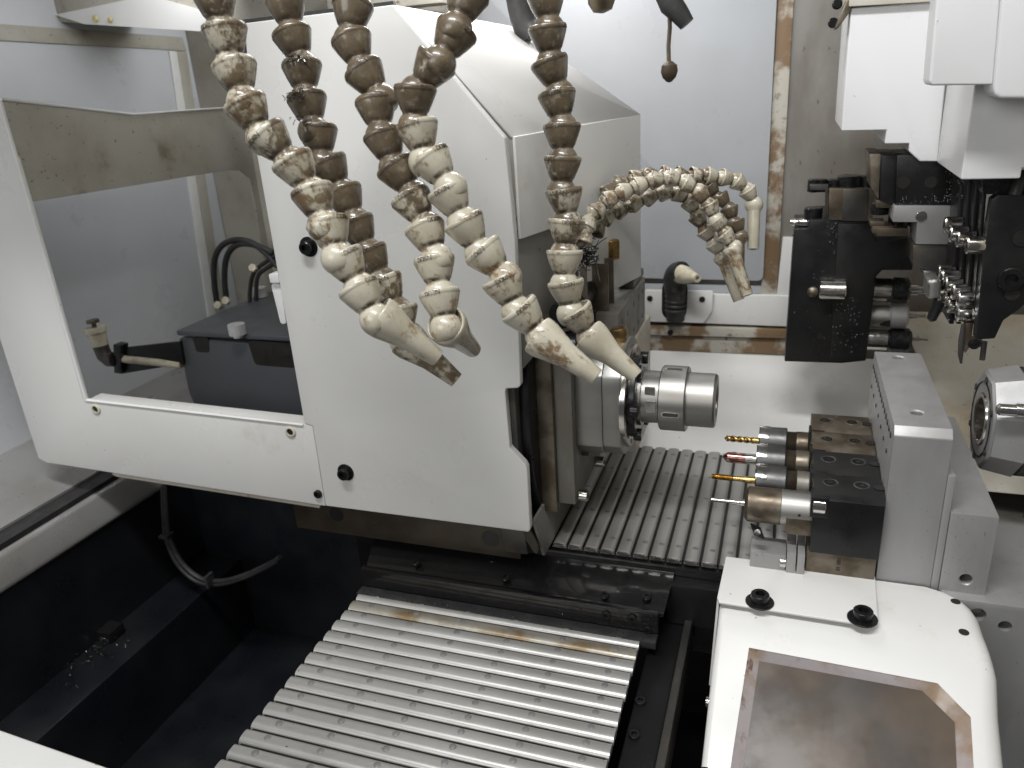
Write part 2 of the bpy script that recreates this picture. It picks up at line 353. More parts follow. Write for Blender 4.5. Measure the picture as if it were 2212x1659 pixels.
for k in range(60):
    c = Vector((-735+random.gauss(0,16), -170+random.gauss(0,22), -329+random.random()*6))
    d = Vector((random.gauss(0,1), random.gauss(0,1), random.gauss(0,.5))).normalized()*random.uniform(1.5,5)
    b.tube([c-d, c+Vector((0,0,1)), c+d], .5, 4)
stuff(b.build('chip_pile', M['chips'], ck))

# ================================================================== headstock cover
YF = -110
def bolt(parent, p, ax, r, h, name='bolt', mat='black_part', washer=False):
    b = MB(); ax = Vector(ax)
    if washer: b.cyl(Vector(p)-ax*.5, ax, r*1.55, 1.4, 24, .3)
    b.lathe(Vector(p), ax, [(-.4,r),(h-.6,r),(h,r-.6),(h,r*.52),(h-r*.55,r*.5)], 24, True)
    o = b.build(name, M[mat], parent)
    k = MB(); k.cyl(Vector(p)+ax*(h-r*.6), ax, r*.5, .3, 6); k.build('socket', M['hole'], o)
    return o
hc = thing('headstock_cover', 'big white sheet metal headstock cover with open bay on its left', 'machine cover', (-430,0,-110))
front = [(527,50),(848,10),(1090,298),(1112,520),(1124,833),(1119,839),(1093,840),(1091,846),(1101,968),(1133,1002),(1138,1012),(1145,1144),(1142,1150),(703,1093),(675,921),(657,915),(547,293)]
MB().prism(pY(YF, front), (0,9,0)).bevel(1.6, seg=3).build('front_panel', M['paint'], hc)
dv = Vector((0.26143, 0.96518, 0)).normalized()
a0 = P(1112, 520, Y=YF); nn = Vector((dv.y, -dv.x, 0))
def onA(u, v):
    r_ = ray(u, v); return CP + r_ * ((a0-CP).dot(nn) / r_.dot(nn))
F1, F2 = P(848,10,Y=YF), P(1090,298,Y=YF)
K2 = onA(1384,247); K3 = onA(1385,596); K1 = P(1114,58,Y=K2.y); K0 = Vector((-395, K2.y, K1.z)); F0 = P(527,50,Y=YF)
zn = 181; s2 = a0 + dv*115
def shell(name, poly, th, mat='paint', bev=1.0):
    poly = [Vector(p) for p in poly]
    n = (poly[1]-poly[0]).cross(poly[2]-poly[1]).normalized()
    return MB().prism(poly, -n*th).bevel(bev).build(name, M[mat], hc)
dy = Vector((0, 9.2, 0))
f2 = Vector((a0.x, YF, F2.z))
R_ = [f2 + dv*9.6, K2, K3, s2.xy.to_3d()+Vector((0,0,K3.z)), s2.xy.to_3d()+Vector((0,0,zn)), Vector((a0.x,YF,zn))+dv*9.6]
shell('side_panel', R_, -3)
b = MB(); b.faces([F1+dy, f2+dy, K2, K1], [(0,1,2,3)]); b.faces([F0+dy, F1+dy, K1, K0], [(0,1,2,3)])
bmesh.ops.remove_doubles(b.bm, verts=b.bm.verts, dist=.5)
o = b.build('top_panel', M['paint'], hc, 20)
md = o.modifiers.new('Solidify', 'SOLIDIFY'); md.thickness = .003; md.offset = -1
# window frame with the open bay, side plate
outer = [(-115,215),(3,215),(187,862),(657,916),(675,921),(703,1093),(100,999),(83,990),(-30,640)]
MB().prism(pY(YF+.4, outer), (0,3,0)).bevel(.8).build('bay_frame', M['paint'], hc)
MB().prism([P(187,864.5,Y=YF+3.2), P(656,918,Y=YF+3.2), P(656,918,Y=YF+3.2)+Vector((0,22,0)), P(187,864.5,Y=YF+3.2)+Vector((0,22,0))], (0,0,-2.5)).bevel(.5).build('frame_lip', M['paint'], hc)
sp = [(3,217),(287,250),(640,222),(700,640),(580,640),(553,450),(540,384),(520,368),(490,368),(66,437)]
MB().prism(pX(-704, sp), (-3,0,0)).bevel(.6).build('side_plate', M['paint_beige'], hc)
MB().prism(pX(-704.5, [(66,440),(187,862),(188,866),(184,862),(64,440)]), (-3,0,0)).build('side_edge', M['paint'], hc)
def highlight_strip(name, a, c, Xp=None, Yp=None, wd=3.0, off=(0,-1.2,0)):  # white strip imitating the bright glint of light on the sheet edges
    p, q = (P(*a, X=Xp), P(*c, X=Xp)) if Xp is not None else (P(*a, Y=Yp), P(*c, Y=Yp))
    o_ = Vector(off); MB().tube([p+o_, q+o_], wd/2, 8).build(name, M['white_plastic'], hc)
highlight_strip('edge_highlight', (3,217), (187,862), Yp=YF+1, wd=3.4)
highlight_strip('edge_highlight', (188,864), (656,917), Yp=YF+1, wd=2.6)
highlight_strip('edge_highlight', (3,216), (287,249), Xp=-703.5, wd=3.6, off=(0,0,1))
highlight_strip('edge_highlight', (287,249), (560,229), Xp=-703.5, wd=2.6, off=(0,0,1))
MB().prism(pY(YF+9.5, [(512,44),(848,2),(852,12),(530,52),(552,300),(543,300),(519,60)]), (0,4,0)).build('gasket', M['rubber'], hc)
for (u,v) in ((667,533),(747,1020)):
    p = P(u,v,Y=YF); bolt(hc, p, (0,-1,0), 6.2, 8, washer=True)
bolt(hc, P(688,1066,Y=YF+.4), (0,-1,0), 4.6, 3.5)
for (u,v) in ((208,883),(628,932)):
    p = P(u,v,Y=YF+.4)
    g = MB().lathe(p, (0,-1,0), [(-.5,6.3),(1.4,6.3),(2.0,5.4),(2.0,4.0),(-.2,3.8)], 24, False).build('grommet', M['plastic_cream'], hc)
    MB().cyl(p+Vector((0,-.2,0)), (0,-1,0), 3.9, .6, 16).build('grommet_bore', M['hole'], g)
MB().lathe(P(226,866,Y=YF+26), (0,-1,0), [(0,10),(8,10),(11,8),(12,4)], 24).build('white_knob', M['white_plastic'], hc)
MB().prism(pY(YF+1, [(579,592),(600,590),(604,612),(583,612)]), (0,14,0)).bevel(1.5).build('latch_tab', M['white_plastic'], hc)
MB().prism(rounded(pY(YF+5, [(584,612),(606,612),(618,700),(606,700)]), 5), (0,10,0)).bevel(.8).build('latch_plate', M['white_plastic'], hc)
MB().prism(pY(YF+6, [(240,1024),(690,1094),(690,1098),(252,1030)]), (0,10,0)).bevel(.5).build('lower_lip', M['paint_dirty'], hc)
pb = [p - nn*10 for p in (Vector((a0.x,YF,zn+4))+dv*12, s2.xy.to_3d()+Vector((0,0,zn+4))+dv*2, s2.xy.to_3d()+Vector((0,0,95))+dv*2, Vector((a0.x,YF,60))+dv*12)]
shell('recess_plate', pb, 3, 'wall_grime', .3)
# lower skirt under the right end
q0 = P(1146,1146,Y=YF+9); q1 = P(1160,1196,Y=-95)
sk = [Vector((-164,-100,-100)), Vector((-164,-100,-104)), Vector((-160,-86,-150)), Vector((-158,160,-150)), Vector((-160,160,-100))]
MB().prism(sk, (-3,0,0)).bevel(.5).build('skirt_sheet', M['wall_grime'], hc)
MB().prism([q0+Vector((-4,0,0)), q0, P(1163,1180,Y=-98), P(1160,1197,Y=-98), P(1152,1192,Y=-98), P(1130,1156,Y=-98)], (0,2.5,0)).build('skirt_tab', M['oily_brown'], hc)

# ================================================================== spindle unit
spn = thing('main_spindle', 'steel main spindle nose with slotted nut and black collar', 'spindle', (-90,0,-60))
MB().prism([Vector((-176,y,z)) for y,z in ((-101,182),(-101,-112),(-92,-148),(150,-148),(150,182))], (-26,0,0)).bevel(2).build('face_casting', M['cast'], spn)
# rounded dark boss behind the flanges
pr = [Vector((-176, -78*math.cos(t)*1.0, 95*math.sin(t)-5)) for t in [math.radians(k) for k in range(-78, 79, 6)]]
pr = [Vector((-176,-70+22*(1-(abs(z)/105)**2)*-1, z)) for z in range(-105, 106, 10)]
MB().prism(pr + [Vector((-176,80,105)), Vector((-176,80,-105))], (10,0,0)).bevel(3, 50).build('dark_boss', M['black'], spn)
MB().box(-166, -150, -68, 70, -108, 100).bevel(1.2).build('adapter_plate', M['steel_brown'], spn)
MB().box(-150, -132, -62, 66, -100, 92).bevel(1.2).build('flange_plate', M['steel_dirty'], spn)
def dshape(x, r, fl, n=48):
    out = []
    for k in range(n):
        t = 2*math.pi*k/n; y, z = -r*math.cos(t), r*math.sin(t)
        out.append(Vector((x, max(y, -fl), z)))
    return out
MB().prism(dshape(-132, 62, 50), (27,0,0)).bevel(.8, 20).build('flange_block', M['steel'], spn)
MB().prism(dshape(-104.8, 61, 49.5), (18,0,0)).bevel(1.2, 20).build('flange_block', M['steel'], spn)
fb = MB().lathe((-86.8,0,0), (1,0,0), [(-1,53),(4,53),(4.6,52),(4.6,30)], 64).build('flange_ring', M['chrome'], spn)
for k in range(8):
    t = math.radians(22.5+45*k)
    MB().cyl((-82.6, 47*math.cos(t), 47*math.sin(t)), (1,0,0), 2.6, .7, 12).build('hole', M['hole'], fb)
cl = MB().lathe((-88,0,0), (1,0,0), [(0,40),(1.5,42),(12,42),(13,41),(13,29)], 64).build('black_collar', M['black_part'], spn)
for k in range(9):
    t = math.radians(k*40+205)
    MB().cyl((-82, 41.6*math.cos(t), 41.6*math.sin(t)), (0,math.cos(t),math.sin(t)), 2.9, .9, 14).build('hole', M['hole'], cl)
for k in range(6):
    t = math.radians(k*60+60)
    c = Vector((-79, 40*math.cos(t), 40*math.sin(t)))
    MB().cyl(c, (1,0,0), 6.5, 8, 20, .8).build('collar_lobe', M['black_part'], cl)
sl = MB().lathe((-76,0,0), (1,0,0), [(0,29),(1,30),(4,30),(4.5,27),(23,26.5)], 64).build('sleeve', M['steel'], spn)
nut = MB().lathe((-54,0,0), (1,0,0), [(0,30),(0,32),(1,33),(25,33),(26,32),(26,28)], 72).build('collet_nut', M['steel'], spn)
for k in range(4):
    t = math.radians(k*90+98)
    n_ = Vector((0, math.cos(t), math.sin(t))); tg = Vector((0,-math.sin(t), math.cos(t)))
    c = Vector((-41,0,0)) + n_*33.05
    def slot(L_, W_, d0, d1):
        pts = []
        for j in range(16):
            a = 2*math.pi*j/16
            pts.append(c + Vector((1,0,0))*((L_ if math.cos(a) > 0 else -L_) + W_*math.cos(a)) + tg*(W_*math.sin(a)) + n_*d0)
        return pts
    MB().loft(slot(5.8,2.9,-2,0), slot(5.8,2.9,.25,0)).build('slot_rim', M['chrome'], nut)
    MB().loft(slot(5.8,2.1,-2,0), slot(5.8,2.1,.5,0)).build('slot', M['cast'], nut)
ns = MB().lathe((-28.5,0,0), (1,0,0), [(0,27.2),(26.5,27.2),(28.5,25.6),(28.8,16.5),(28.2,15.8),(4,15.5),(4,.1)], 72, True).build('spindle_nose', M['steel'], spn)
for k in range(3):
    t = math.radians(150+120*k); MB().box(-66, -56.5, -27.1, -26.3, -6, 6).build('spanner_flat', M['chrome'], sl) if k == 0 else None
o = MB().box(-67.5, -57.5, -24.2, -21, 10, 19).build('bright_flat', M['chrome'], sl)
bolt(spn, (-131,-48,-96), (1,0,0), 6, 9, mat='chrome')
bolt(spn, (-131,30,-96), (1,0,0), 6, 9, mat='chrome')
for z in (165,140,90,60,-60,-75,-95):
    MB().cyl((-175.6,-92,z), (1,0,0), 4.2, .6, 14).build('hole', M['hole'], spn)
# blocks and cylinder behind the spindle on the headstock
mb = thing('coolant_manifold', 'grey drilled manifold block with black pipe behind the spindle', 'manifold', (-120,110,-40))
MB().box(-124, -100, 12, 168, -30, 83).bevel(1.2).build('block', M['steel_dirty'], mb)
MB().box(-150, -97, 90, 190, -112, 30).bevel(1.5).build('lower_block', M['paint_dirty'], mb)
MB().box(-150, -125, -30, 118, -60, 66).bevel(2).build('dark_block', M['black'], mb)
MB().box(-121, -103, 110, 176, 83.5, 92).bevel(1.5).build('step_block', M['nut_steel'], mb)
MB().cyl((-136,-70,104), (0,1,0), 13, 170, 32, 2).build('pipe', M['black_part'], mb)
MB().cyl((-138,-62,70), (1,0,0), 17, 18, 32, 3).build('pipe', M['black_part'], mb)
for y in (20,46): MB().box(-134, -112, y, y+3, 84, 132).bevel(.6).build('clip_bracket', M['steel_brown'], mb)
MB().box(-128, -122, -30, -26, 84, 140).bevel(.6).build('clip_bracket', M['steel_brown'], mb)
MB().cyl((-116,62,128), (0,0,1), 8, 20, 6, 1).build('brass_fitting', M['brass'], mb)
bf = MB().prism([P(*q, Y=-8) for q in ((1316,714),(1345,711),(1352,720),(1352,737),(1330,739),(1319,732))], (0,14,0)).bevel(1.5).build('brass_fitting', M['brass'], mb)
MB().cyl(P(1336,738,Y=-1)+Vector((0,0,1)), (0,0,-1), 5.5, 8, 16).build('fitting_stem', M['brass'], bf)
for y in (30,60,95,125,150):
    for z in (70,40): MB().cyl((-100.3,y,z), (1,0,0), 3, .6, 12).build('hole', M['hole'], mb)

# headstock base and saddle
bs = thing('base_casting', 'oil browned base casting below the white headstock cover', 'casting', (-300,0,-150))
MB().box(-460, -186, -88, 140, -158, -112).bevel(2).build('base_block', M['oily_brown'], bs)
for u,v,r in ((1060,1163,10),(727,1110,9)):
    MB().cyl(P(u,v,Y=-87.6), (0,-1,0), r, .6, 24).build('hole', M['hole'], bs)
sd = thing('saddle', 'black oily saddle with bracket between the two slatted way covers', 'saddle', (-200,-60,-200))
MB().box(-400, 330, -63, 180, -260, -158).bevel(3).build('saddle_body', M['oily_black'], sd)
MB().loft([Vector((-372,-64,-168)), Vector((-30,-64,-164)), Vector((-34,-112,-180)), Vector((-360,-112,-180))],
          [Vector((-372,-64,-172)), Vector((-30,-64,-168)), Vector((-34,-112,-184)), Vector((-360,-112,-184))]).bevel(.8).build('upper_flange', M['oily_black'], sd)
MB().box(-362, -38, -120, -112.5, -206, -176).bevel(1.6).build('bracket_plate', M['oily_black'], sd)
MB().box(-362, -38, -134, -120.5, -206, -198).bevel(1.2).build('wiper_strip', M['rubber'], sd)
MB().box(-36, 26, -80, -64, -215, -168).bevel(2).build('end_block', M['black'], sd)
for u,v in ((1307,1289),(1310,1328),(1398,1292),(1366,1335),(1400,1360),(1065,1212),(1093,1251),(900,1218)):
    p = P(u,v,Y=-121); bolt(sd, (p.x,-119.5 if p.z<-176 else -100,p.z) if p.z<-176 else P(u,v,Z=-172.5), (0,-1,0) if p.z<-176 else (0,-.3,.95), 4.2, 3.5, mat='black_part')
b = MB()
for k in range(150):
    c = Vector((random.uniform(-140,-40), -121, -200+random.random()*26)) if k < 60 else Vector((random.uniform(-360,-40), -134.4+random.random()*10, -197.6))
    b.lathe(c, (0,-1,0) if k < 60 else (0,0,1), [(0,.9*random.uniform(.5,1)),(.5,.6),(.7,.2)], 6)
stuff(b.build('coolant_drops', M['drop'], sd))
rl = thing('slide_rail', 'black slide rail on the right of the lower way cover', 'rail', (-20,-250,-230))
MB().box(-48, -18, -620, -70, -250, -216).bevel(3).build('rail_bar', M['black'], rl)
MB().box(-17.5, -10, -620, -70, -250, -208).bevel(1.5).build('rail_edge', M['cast'], rl)
bolt(rl, P(1383,1517,Z=-216), (0,0,1), 5, 3)
bolt(rl, P(1370,1590,Z=-216), (0,0,1), 5, 3)

# ================================================================== slatted way covers
def slat_mesh(L, W, H, axis):
    b = MB()
    prof = [(W*k, H*h) for k, h in ((-.5,-.1),(-.49,.24),(-.44,.50),(-.34,.76),(-.20,.93),(-.05,1.0),(.15,1.0),(.30,.95),(.42,.80),(.48,.5),(.5,.0))]
    prof = prof + [(W/2,-2.0), (-W/2,-2.0)]
    if axis == 'x': pts = [Vector((0,a,z)) for a,z in prof]; d = (L,0,0)
    else: pts = [Vector((a,0,z)) for a,z in prof]; d = (0,L,0)
    return b.prism(pts, d).mesh('slat', 40)
rv = MB().lathe((0,0,-.6), (0,0,1), [(0,3.1),(.75,3.1),(1.0,2.5),(1.05,.1)], 14).mesh('rivet')
rv.materials.append(M['rivet'])
lw = thing('lower_way_cover', 'pale grey slatted way cover sloping toward the front, slats lying sideways', 'way cover', (-206,-280,-205))
pitch = 16.75; Lx = 306
me = slat_mesh(Lx, 14.3, 4.6, 'x'); me2 = me.copy(); me.materials.append(M['slat']); me2.materials.append(M['slat_old'])
for i in range(19):
    y = -133.5 - i*pitch
    o = link('slat', me2 if i == 1 else me, None, lw, Matrix.Translation(Vector((-359.5+random.uniform(-.6,.6), y, -203.5+random.uniform(-.25,.25)))*S))
    for j in range(6):
        link('rivet', rv, None, o, Matrix.Translation(Vector((-336+j*52.5+random.uniform(-.5,.5), y+1.6, -198.7))*S))
MB().box(-357, -56, -460, -118, -216, -202.3).build('cover_base', M['black'], lw)
uw = thing('upper_way_cover', 'grey slatted way cover behind the spindle, slats running front to back', 'way cover', (-30,60,-155))
pu = 17.2
me = slat_mesh(248, 14.9, 3.8, 'y'); me.materials.append(M['slat'])
cap = MB().lathe((0,-.1,-.6), (0,-1,0), [(0,7.6),(1,7.4),(1.8,6.4)], 20); 
for v in cap.bm.verts: v.co.z *= .34
cap = cap.mesh('end_cap'); cap.materials.append(M['chrome'])
for i in range(17):
    x = -152 + i*pu
    o = link('slat', me, None, uw, Matrix.Translation(Vector((x, -60, -153.4))*S))
    link('end_cap', cap, None, o, Matrix.Translation(Vector((x, -60, -152.4))*S))
    for j in range(5):
        link('rivet', rv, None, o, Matrix.Translation(Vector((x+1.5, -38+j*52, -149.9))*S))
MB().box(-160, 140, -58, 186, -158.5, -152.2).build('cover_base', M['black'], uw)

# ================================================================== gang tools in front of the steel plate
tp = thing('tool_plate', 'upright machined steel plate that carries the row of tool holders', 'steel plate', (165,-40,-100))
pl = MB().prism([Vector((144,y,z)) for y,z in ((-127,-160),(-127,34),(-121,40.5),(56,40.5),(56,-160))], (41,0,0)).bevel(.9).build('plate', M['steel_plate'], tp)
ch = []
for (u,v) in ((1940,772),(1981,891)):
    c = P(u,v,Z=40.5); ch.append(MB().lathe(c-Vector((0,0,16)), (0,0,1), [(0,4.6),(15,4.6),(16.5,6.4),(18,6.4)], 24))
cut(pl, *ch)
for k in range(14):
    MB().cyl((143.7,-112+k*12.2,28), (-1,0,0), 2.6, .5, 10).build('hole', M['hole'], pl)
for k in range(7):
    MB().cyl((143.7,-100+k*24,8), (-1,0,0), 1.9, .5, 10).build('hole', M['hole'], pl)
MB().box(185.2, 191, -126, 56, -170, 3).bevel(.8).build('plate_step', M['steel_plate'], tp)
q_ = P(2160,1118,Y=-126.5); yb_ = P(2064,900,Z=q_.z).y
rb = MB().box(191.3, q_.x, -126.5, yb_, -260, q_.z).bevel(1.2).build('rear_block', M['steel_plate'], tp)
c = P(2087,1252,Y=-126.5); cut(rb, MB().lathe(c+Vector((0,20,0)), (0,-1,0), [(0,4.6),(19,4.6),(21,6.2),(23,6.2)], 24))
q2 = P(2150,1292,Y=-128); 
fb_ = MB().box(q_.x-32, q_.x+70, -136, 10, -420, q2.z).bevel(1.5).build('foot_block', M['steel_plate'], tp)
cut(fb_, *[MB().cyl(P(u,v,Y=-136)+Vector((0,24,0)), (0,-1,0), r, 30, 24) for u,v,r in ((2112,1328,6.2),(2171,1353,5))])
MB().box(q_.x+71, q_.x+130, -120, 60, -420, -100).bevel(2).build('side_casting', M['black'], tp)

Ys = [12.5, -30, -72.5, -116]; ZA = -46
hl = [('rearmost brown tool holder block beside the steel plate', 'steel_brown'), ('brown tool holder block second from the back', 'steel_brown'),
      ('black tool holder block third from the back', 'black'), ('frontmost black tool holder block with tall plain face', 'black')]
def holder(i):
    y = Ys[i]; lab, mt = hl[i]
    h = thing('tool_holder', lab, 'tool holder', (115,y,-72), 'tool holders on the steel plate')
    b = MB(); b.prism([Vector((90,yy,zz)) for yy,zz in ((y+20.5,-74),(y+20.5,-20.6),(y+19.5,-20),(y-13,-20),(y-21,-23.5),(y-21,-74))], (53,0,0)).bevel(.8)
    bl = b.build('block', M[mt], h)
    for x in (103, 127):
        p = Vector((x, y+4, -20))
        r = MB().lathe(p, (0,0,1), [(-.3,6.6),(.4,6.4),(.6,5.9),(.3,4.8)], 20, False).build('screw_rim', M['steel_brown' if mt != 'black' else 'nut_steel'], h)
        MB().lathe(p, (0,0,1), [(-.2,4.9),(.15,4.8),(.2,2.6),(-.15,2.4)], 20).build('set_screw', M['black_part'], h)
        MB().cyl(p, (0,0,1), 2.1, .3, 6).build('socket', M['hole'], h)
    MB().box(87.8, 101.5, y-21.8, y-6, -40, -21.6).bevel(.5).build('clamp_pocket', M['black'], h)
    cb = MB().cyl((89.5,y-16.5,-30.5), (1,0,0), 7.6, 10, 28, .6).build('clamp_screw', M['chrome'], h)
    MB().cyl((89.3,y-16.5,-30.5), (-1,0,0), 3.4, .3, 6).build('socket', M['hole'], cb)
    MB().cyl((140,y+2,-19.6), (0,0,1), 4.5, .3, 14).build('oil_hole', M['hole'], h)
    return h
for i in range(4): holder(i)
def collet_nut(t, y, x0, x1, mat):
    n = MB().lathe((x0,y,ZA), (1,0,0), [(1.5,9),(0,9.5),(0,13.6),(1,15),(x1-x0-1,15.3),(x1-x0,14.6),(x1-x0,11)], 40).build('collet_nut', M[mat], t)
    for k in range(6):
        a = math.radians(k*60+75); n_ = Vector((0,math.cos(a),math.sin(a))); tg = Vector((0,-math.sin(a),math.cos(a)))
        c = Vector((x0-.15,y,ZA))
        MB().prism([c+n_*15.6+tg*2.6, c+n_*15.6-tg*2.6, c+n_*12-tg*2.2, c+n_*12+tg*2.2], (10,0,0)).bevel(.4).build('spanner_slot', M['chrome'], n)
    return n
def sleeve(t, y, x0, x1, mat, mat2):
    prof = []; x = x0; k = 0
    while x < x0+8.6:
        prof += [(x-x0, 12.4), (x-x0+.45, 11.5)]; x += .95
    MB().lathe((x0,y,ZA), (1,0,0), prof, 32).build('thread', M[mat], t)
    MB().cyl((x0+8.7,y,ZA), (1,0,0), 12.6, x1-x0-8.7, 32, .4).build('shank', M[mat2], t)
    MB().box(x0+10, x1+.5, y-12.9, y-9, ZA-9, ZA+1).bevel(.4).build('shank_flat', M['cast'], t)
def twist(t, y, x0, x1, r, mat, turns, name='drill_bit'):
    b = MB(); n = 60; rings = []; seg = 16
    for k in range(n+1):
        f = k/n; x = x0+(x1-x0)*f; a = turns*2*math.pi*f
        tipf = min(1, (x-x0)/(r*.9)+.05)
        rings.append([b.bm.verts.new((x, y+r*tipf*(.55+.45*abs(math.cos(q+.0))**.7)*math.cos(q+a), ZA+r*tipf*(.55+.45*abs(math.cos(q))**.7)*math.sin(q+a))) for q in [2*math.pi*j/seg for j in range(seg)]])
    for A_, B_ in zip(rings, rings[1:]):
        for j in range(seg): b.bm.faces.new((A_[j], A_[(j+1)%seg], B_[(j+1)%seg], B_[j]))
    b.bm.faces.new(rings[0][::-1]); b.bm.faces.new(rings[-1])
    return b.build(name, M[mat], t, 50)
G = 'tools mounted in the holder row'
t = thing('drill_tool', 'collet chuck with gold twist drill, rearmost tool of the row', 'drill', (60,Ys[0],ZA), G)
twist(t, Ys[0], 8, 37, 3.4, 'gold', 2.2); MB().cyl((36,Ys[0],ZA), (1,0,0), 3.1, 10, 16).build('drill_shank', M['gold'], t)
collet_nut(t, Ys[0], 42, 68.5, 'nut_steel'); sleeve(t, Ys[0], 68.5, 91, 'steel_brown', 'steel_brown')
t = thing('spot_drill_tool', 'collet chuck with pointed copper coloured spot drill', 'drill', (60,Ys[1],ZA), G)
b = MB().lathe((9.4,Ys[1],ZA), (1,0,0), [(0,.2),(5.2,5.2),(22,5.2)], 24); b.build('drill_bit', M['copper_coat'], t)
for a0_ in (0, math.pi):
    b = MB(); pts = [Vector((9.6+x, Ys[1]+4.7*min(1,(x+.8)/6)*math.cos(a0_+2.4+x*.16), ZA+4.7*min(1,(x+.8)/6)*math.sin(a0_+2.4+x*.16))) for x in [k*1.0 for k in range(18)]]
    b.tube(pts, [.3+min(.7,k*.12) for k in range(18)], 8).build('flute', M['chrome'], t)
MB().cyl((31,Ys[1],ZA), (1,0,0), 5.2, 13, 24).build('drill_shank', M['chrome'], t)
collet_nut(t, Ys[1], 41.4, 68, 'nut_steel'); sleeve(t, Ys[1], 68, 91, 'steel_brown', 'steel_brown')
t = thing('thread_tap_tool', 'collet chuck with gold coated thread tap', 'tap', (60,Ys[2],ZA), G)
prof = []; x = 0
while x < 20: prof += [(x, 3.0 if x > 2 else 2.2+x*.4), (x+.5, 2.45 if x > 2 else 1.9)]; x += 1.0
prof += [(20.2,2.5),(22,2.3),(28,2.6),(34,3.3),(42,3.3)]
MB().lathe((3.4,Ys[2],ZA), (1,0,0), prof, 20).build('tap', M['gold'], t)
collet_nut(t, Ys[2], 42.4, 69, 'nut_steel'); sleeve(t, Ys[2], 69, 91, 'steel_brown', 'steel_dirty')
t = thing('boring_tool', 'thick brown sleeve with thin steel boring bar at the front of the row', 'boring bar', (60,Ys[3],ZA), G)
MB().lathe((7,Ys[3],ZA), (1,0,0), [(0,1.7),(16,1.7),(16.3,2.2),(24,2.2),(24.3,2.8),(31,2.8)], 16).build('bar', M['chrome'], t)
MB().lathe((36,Ys[3],ZA), (1,0,0), [(-.5,4),(-.5,11),(0,13),(2.5,15.4),(29,15.4),(29.2,15.2)], 48).build('sleeve', M['steel_brown'], t)
MB().lathe((65.2,Ys[3],ZA), (1,0,0), [(0,15.2),(.4,15.5),(25,15.5)], 48).build('sleeve_band', M['steel'], t)
MB().box(70, 90.5, Ys[3]-15.9, Ys[3]-9, ZA-16, ZA-1).bevel(.6).build('sleeve_flat', M['steel_brown'], t)
MB().cyl((80,Ys[3]-15.7,ZA+3), (0,-1,0), 1.2, .5, 10).build('hole', M['hole'], t)
# turning tool and clamp below the row
t = thing('turning_tool', 'square shank turning tool with black diamond insert below the tool row', 'turning tool', (70,-128,-100), None)
MB().box(43, 72, -138, -112, -101, -80).bevel(.8).build('shank', M['steel_plate'], t)
ins = MB().prism(pY(-140, [(1621,1134),(1643,1144),(1651,1166),(1629,1157)]), (0,4,0)).bevel(.5).build('insert', M['black_part'], t)
MB().lathe(P(1636,1150,Y=-140.2), (0,-1,0), [(0,3),(.6,2.6),(.3,1.3)], 16).build('insert_screw', M['chrome'], ins)
t = thing('clamp_block', 'grey clamp bars with brass coloured bush under the turning tool', 'clamp', (80,-128,-120), None)
MB().box(72.5, 80, -140, -105, -130, -76).bevel(.8).build('clamp_bar', M['steel_plate'], t)
MB().box(81, 87, -140, -105, -130, -76).bevel(.8).build('clamp_bar', M['steel_plate'], t)
MB().box(43, 72, -136, -112, -108, -101.5).bevel(.6).build('spacer', M['steel_brown'], t)
MB().cyl((43,-124,-116), (1,0,0), 8, 26, 32, .8).build('bush', M['brass'], t)
MB().cyl((69.2,-124,-116), (1,0,0), 7.6, 3.2, 24).build('bush_end', M['cast'], t)
MB().cyl((67,-136,-88), (1,0,0), 4.5, 5.4, 20, .5).build('clamp_pin', M['chrome'], t)
MB().box(88, 142, -134, -105, -160, -74.6).bevel(1).build('lower_block', M['steel_brown'], t)
def text_mesh(body, size, ext):
    c = bpy.data.curves.new('t', 'FONT'); c.body = body; c.size = size*S; c.extrude = ext*S
    o = bpy.data.objects.new('t', c); COL.objects.link(o); bpy.context.view_layer.update()
    me = bpy.data.meshes.new_from_object(o.evaluated_get(bpy.context.evaluated_depsgraph_get()))
    bpy.data.objects.remove(o); return me
me = text_mesh('180 10', 4.6, .15); me.materials.append(M['hole'])
link('stamped_number', me, None, t, Matrix.Translation(Vector((112,-134.1,-78))*S) @ Matrix.Rotation(math.pi/2,4,'Z').inverted() @ Matrix.Rotation(math.pi/2,4,'X') if False else Matrix(((0,0,0,0),(0,0,0,0),(0,0,0,0),(0,0,0,1))) + Matrix(((0,-1,0,.112),(0,0,-1,-.1342),(-1,0,0,-.0765),(0,0,0,0))) @ Matrix.Scale(-1,4,(0,0,0.00001)) if False else Matrix(((0,1,0,.112),(0,0,-1,-.1342),(-1,0,0,-.078),(0,0,0,1))))

# ================================================================== lower right cover with smoked window
wc = thing('window_cover', 'white rolled edge cover with brown smoked window in the lower right corner', 'machine cover', (90,-230,-160))
dn = Vector((0,-.8614,-.5079)).normalized()
c0 = P(1553,1312,Z=-99); 
pn = Vector((0,.5079,-.8614)); pn = Vector((0,-.5079,.8614))      # plane normal, facing up and forward
def onC(u, v, off=0):
    r_ = ray(u, v); return CP + r_ * (((c0+pn*off)-CP).dot(pn) / r_.dot(pn))
yt = -128.5
win = [(1618,1399),(2025,1476),(2097,1549),(2112,1800),(1556,1800)]
b = MB(); V = b.bm.verts.new
xr_ = P(2142,1392,Z=-99).x
Lp = c0.copy(); al = math.atan2(.5079,.8614); tl = 20; rho = tl/math.tan(al/2)
rows = []                                    # (y, z, normal, right x)
for yy_, dx in ((yt,24),(yt-4,13),(yt-10,6),(yt-18,2),(yt-28,0)): rows.append((yy_, -99, Vector((0,0,1)), xr_-dx))
for k in range(6):
    a_ = al*k/5; rows.append((c0.y+tl-rho*math.sin(a_), -99-rho*(1-math.cos(a_)), Vector((0,-math.sin(a_),math.cos(a_))), xr_+.6*k))
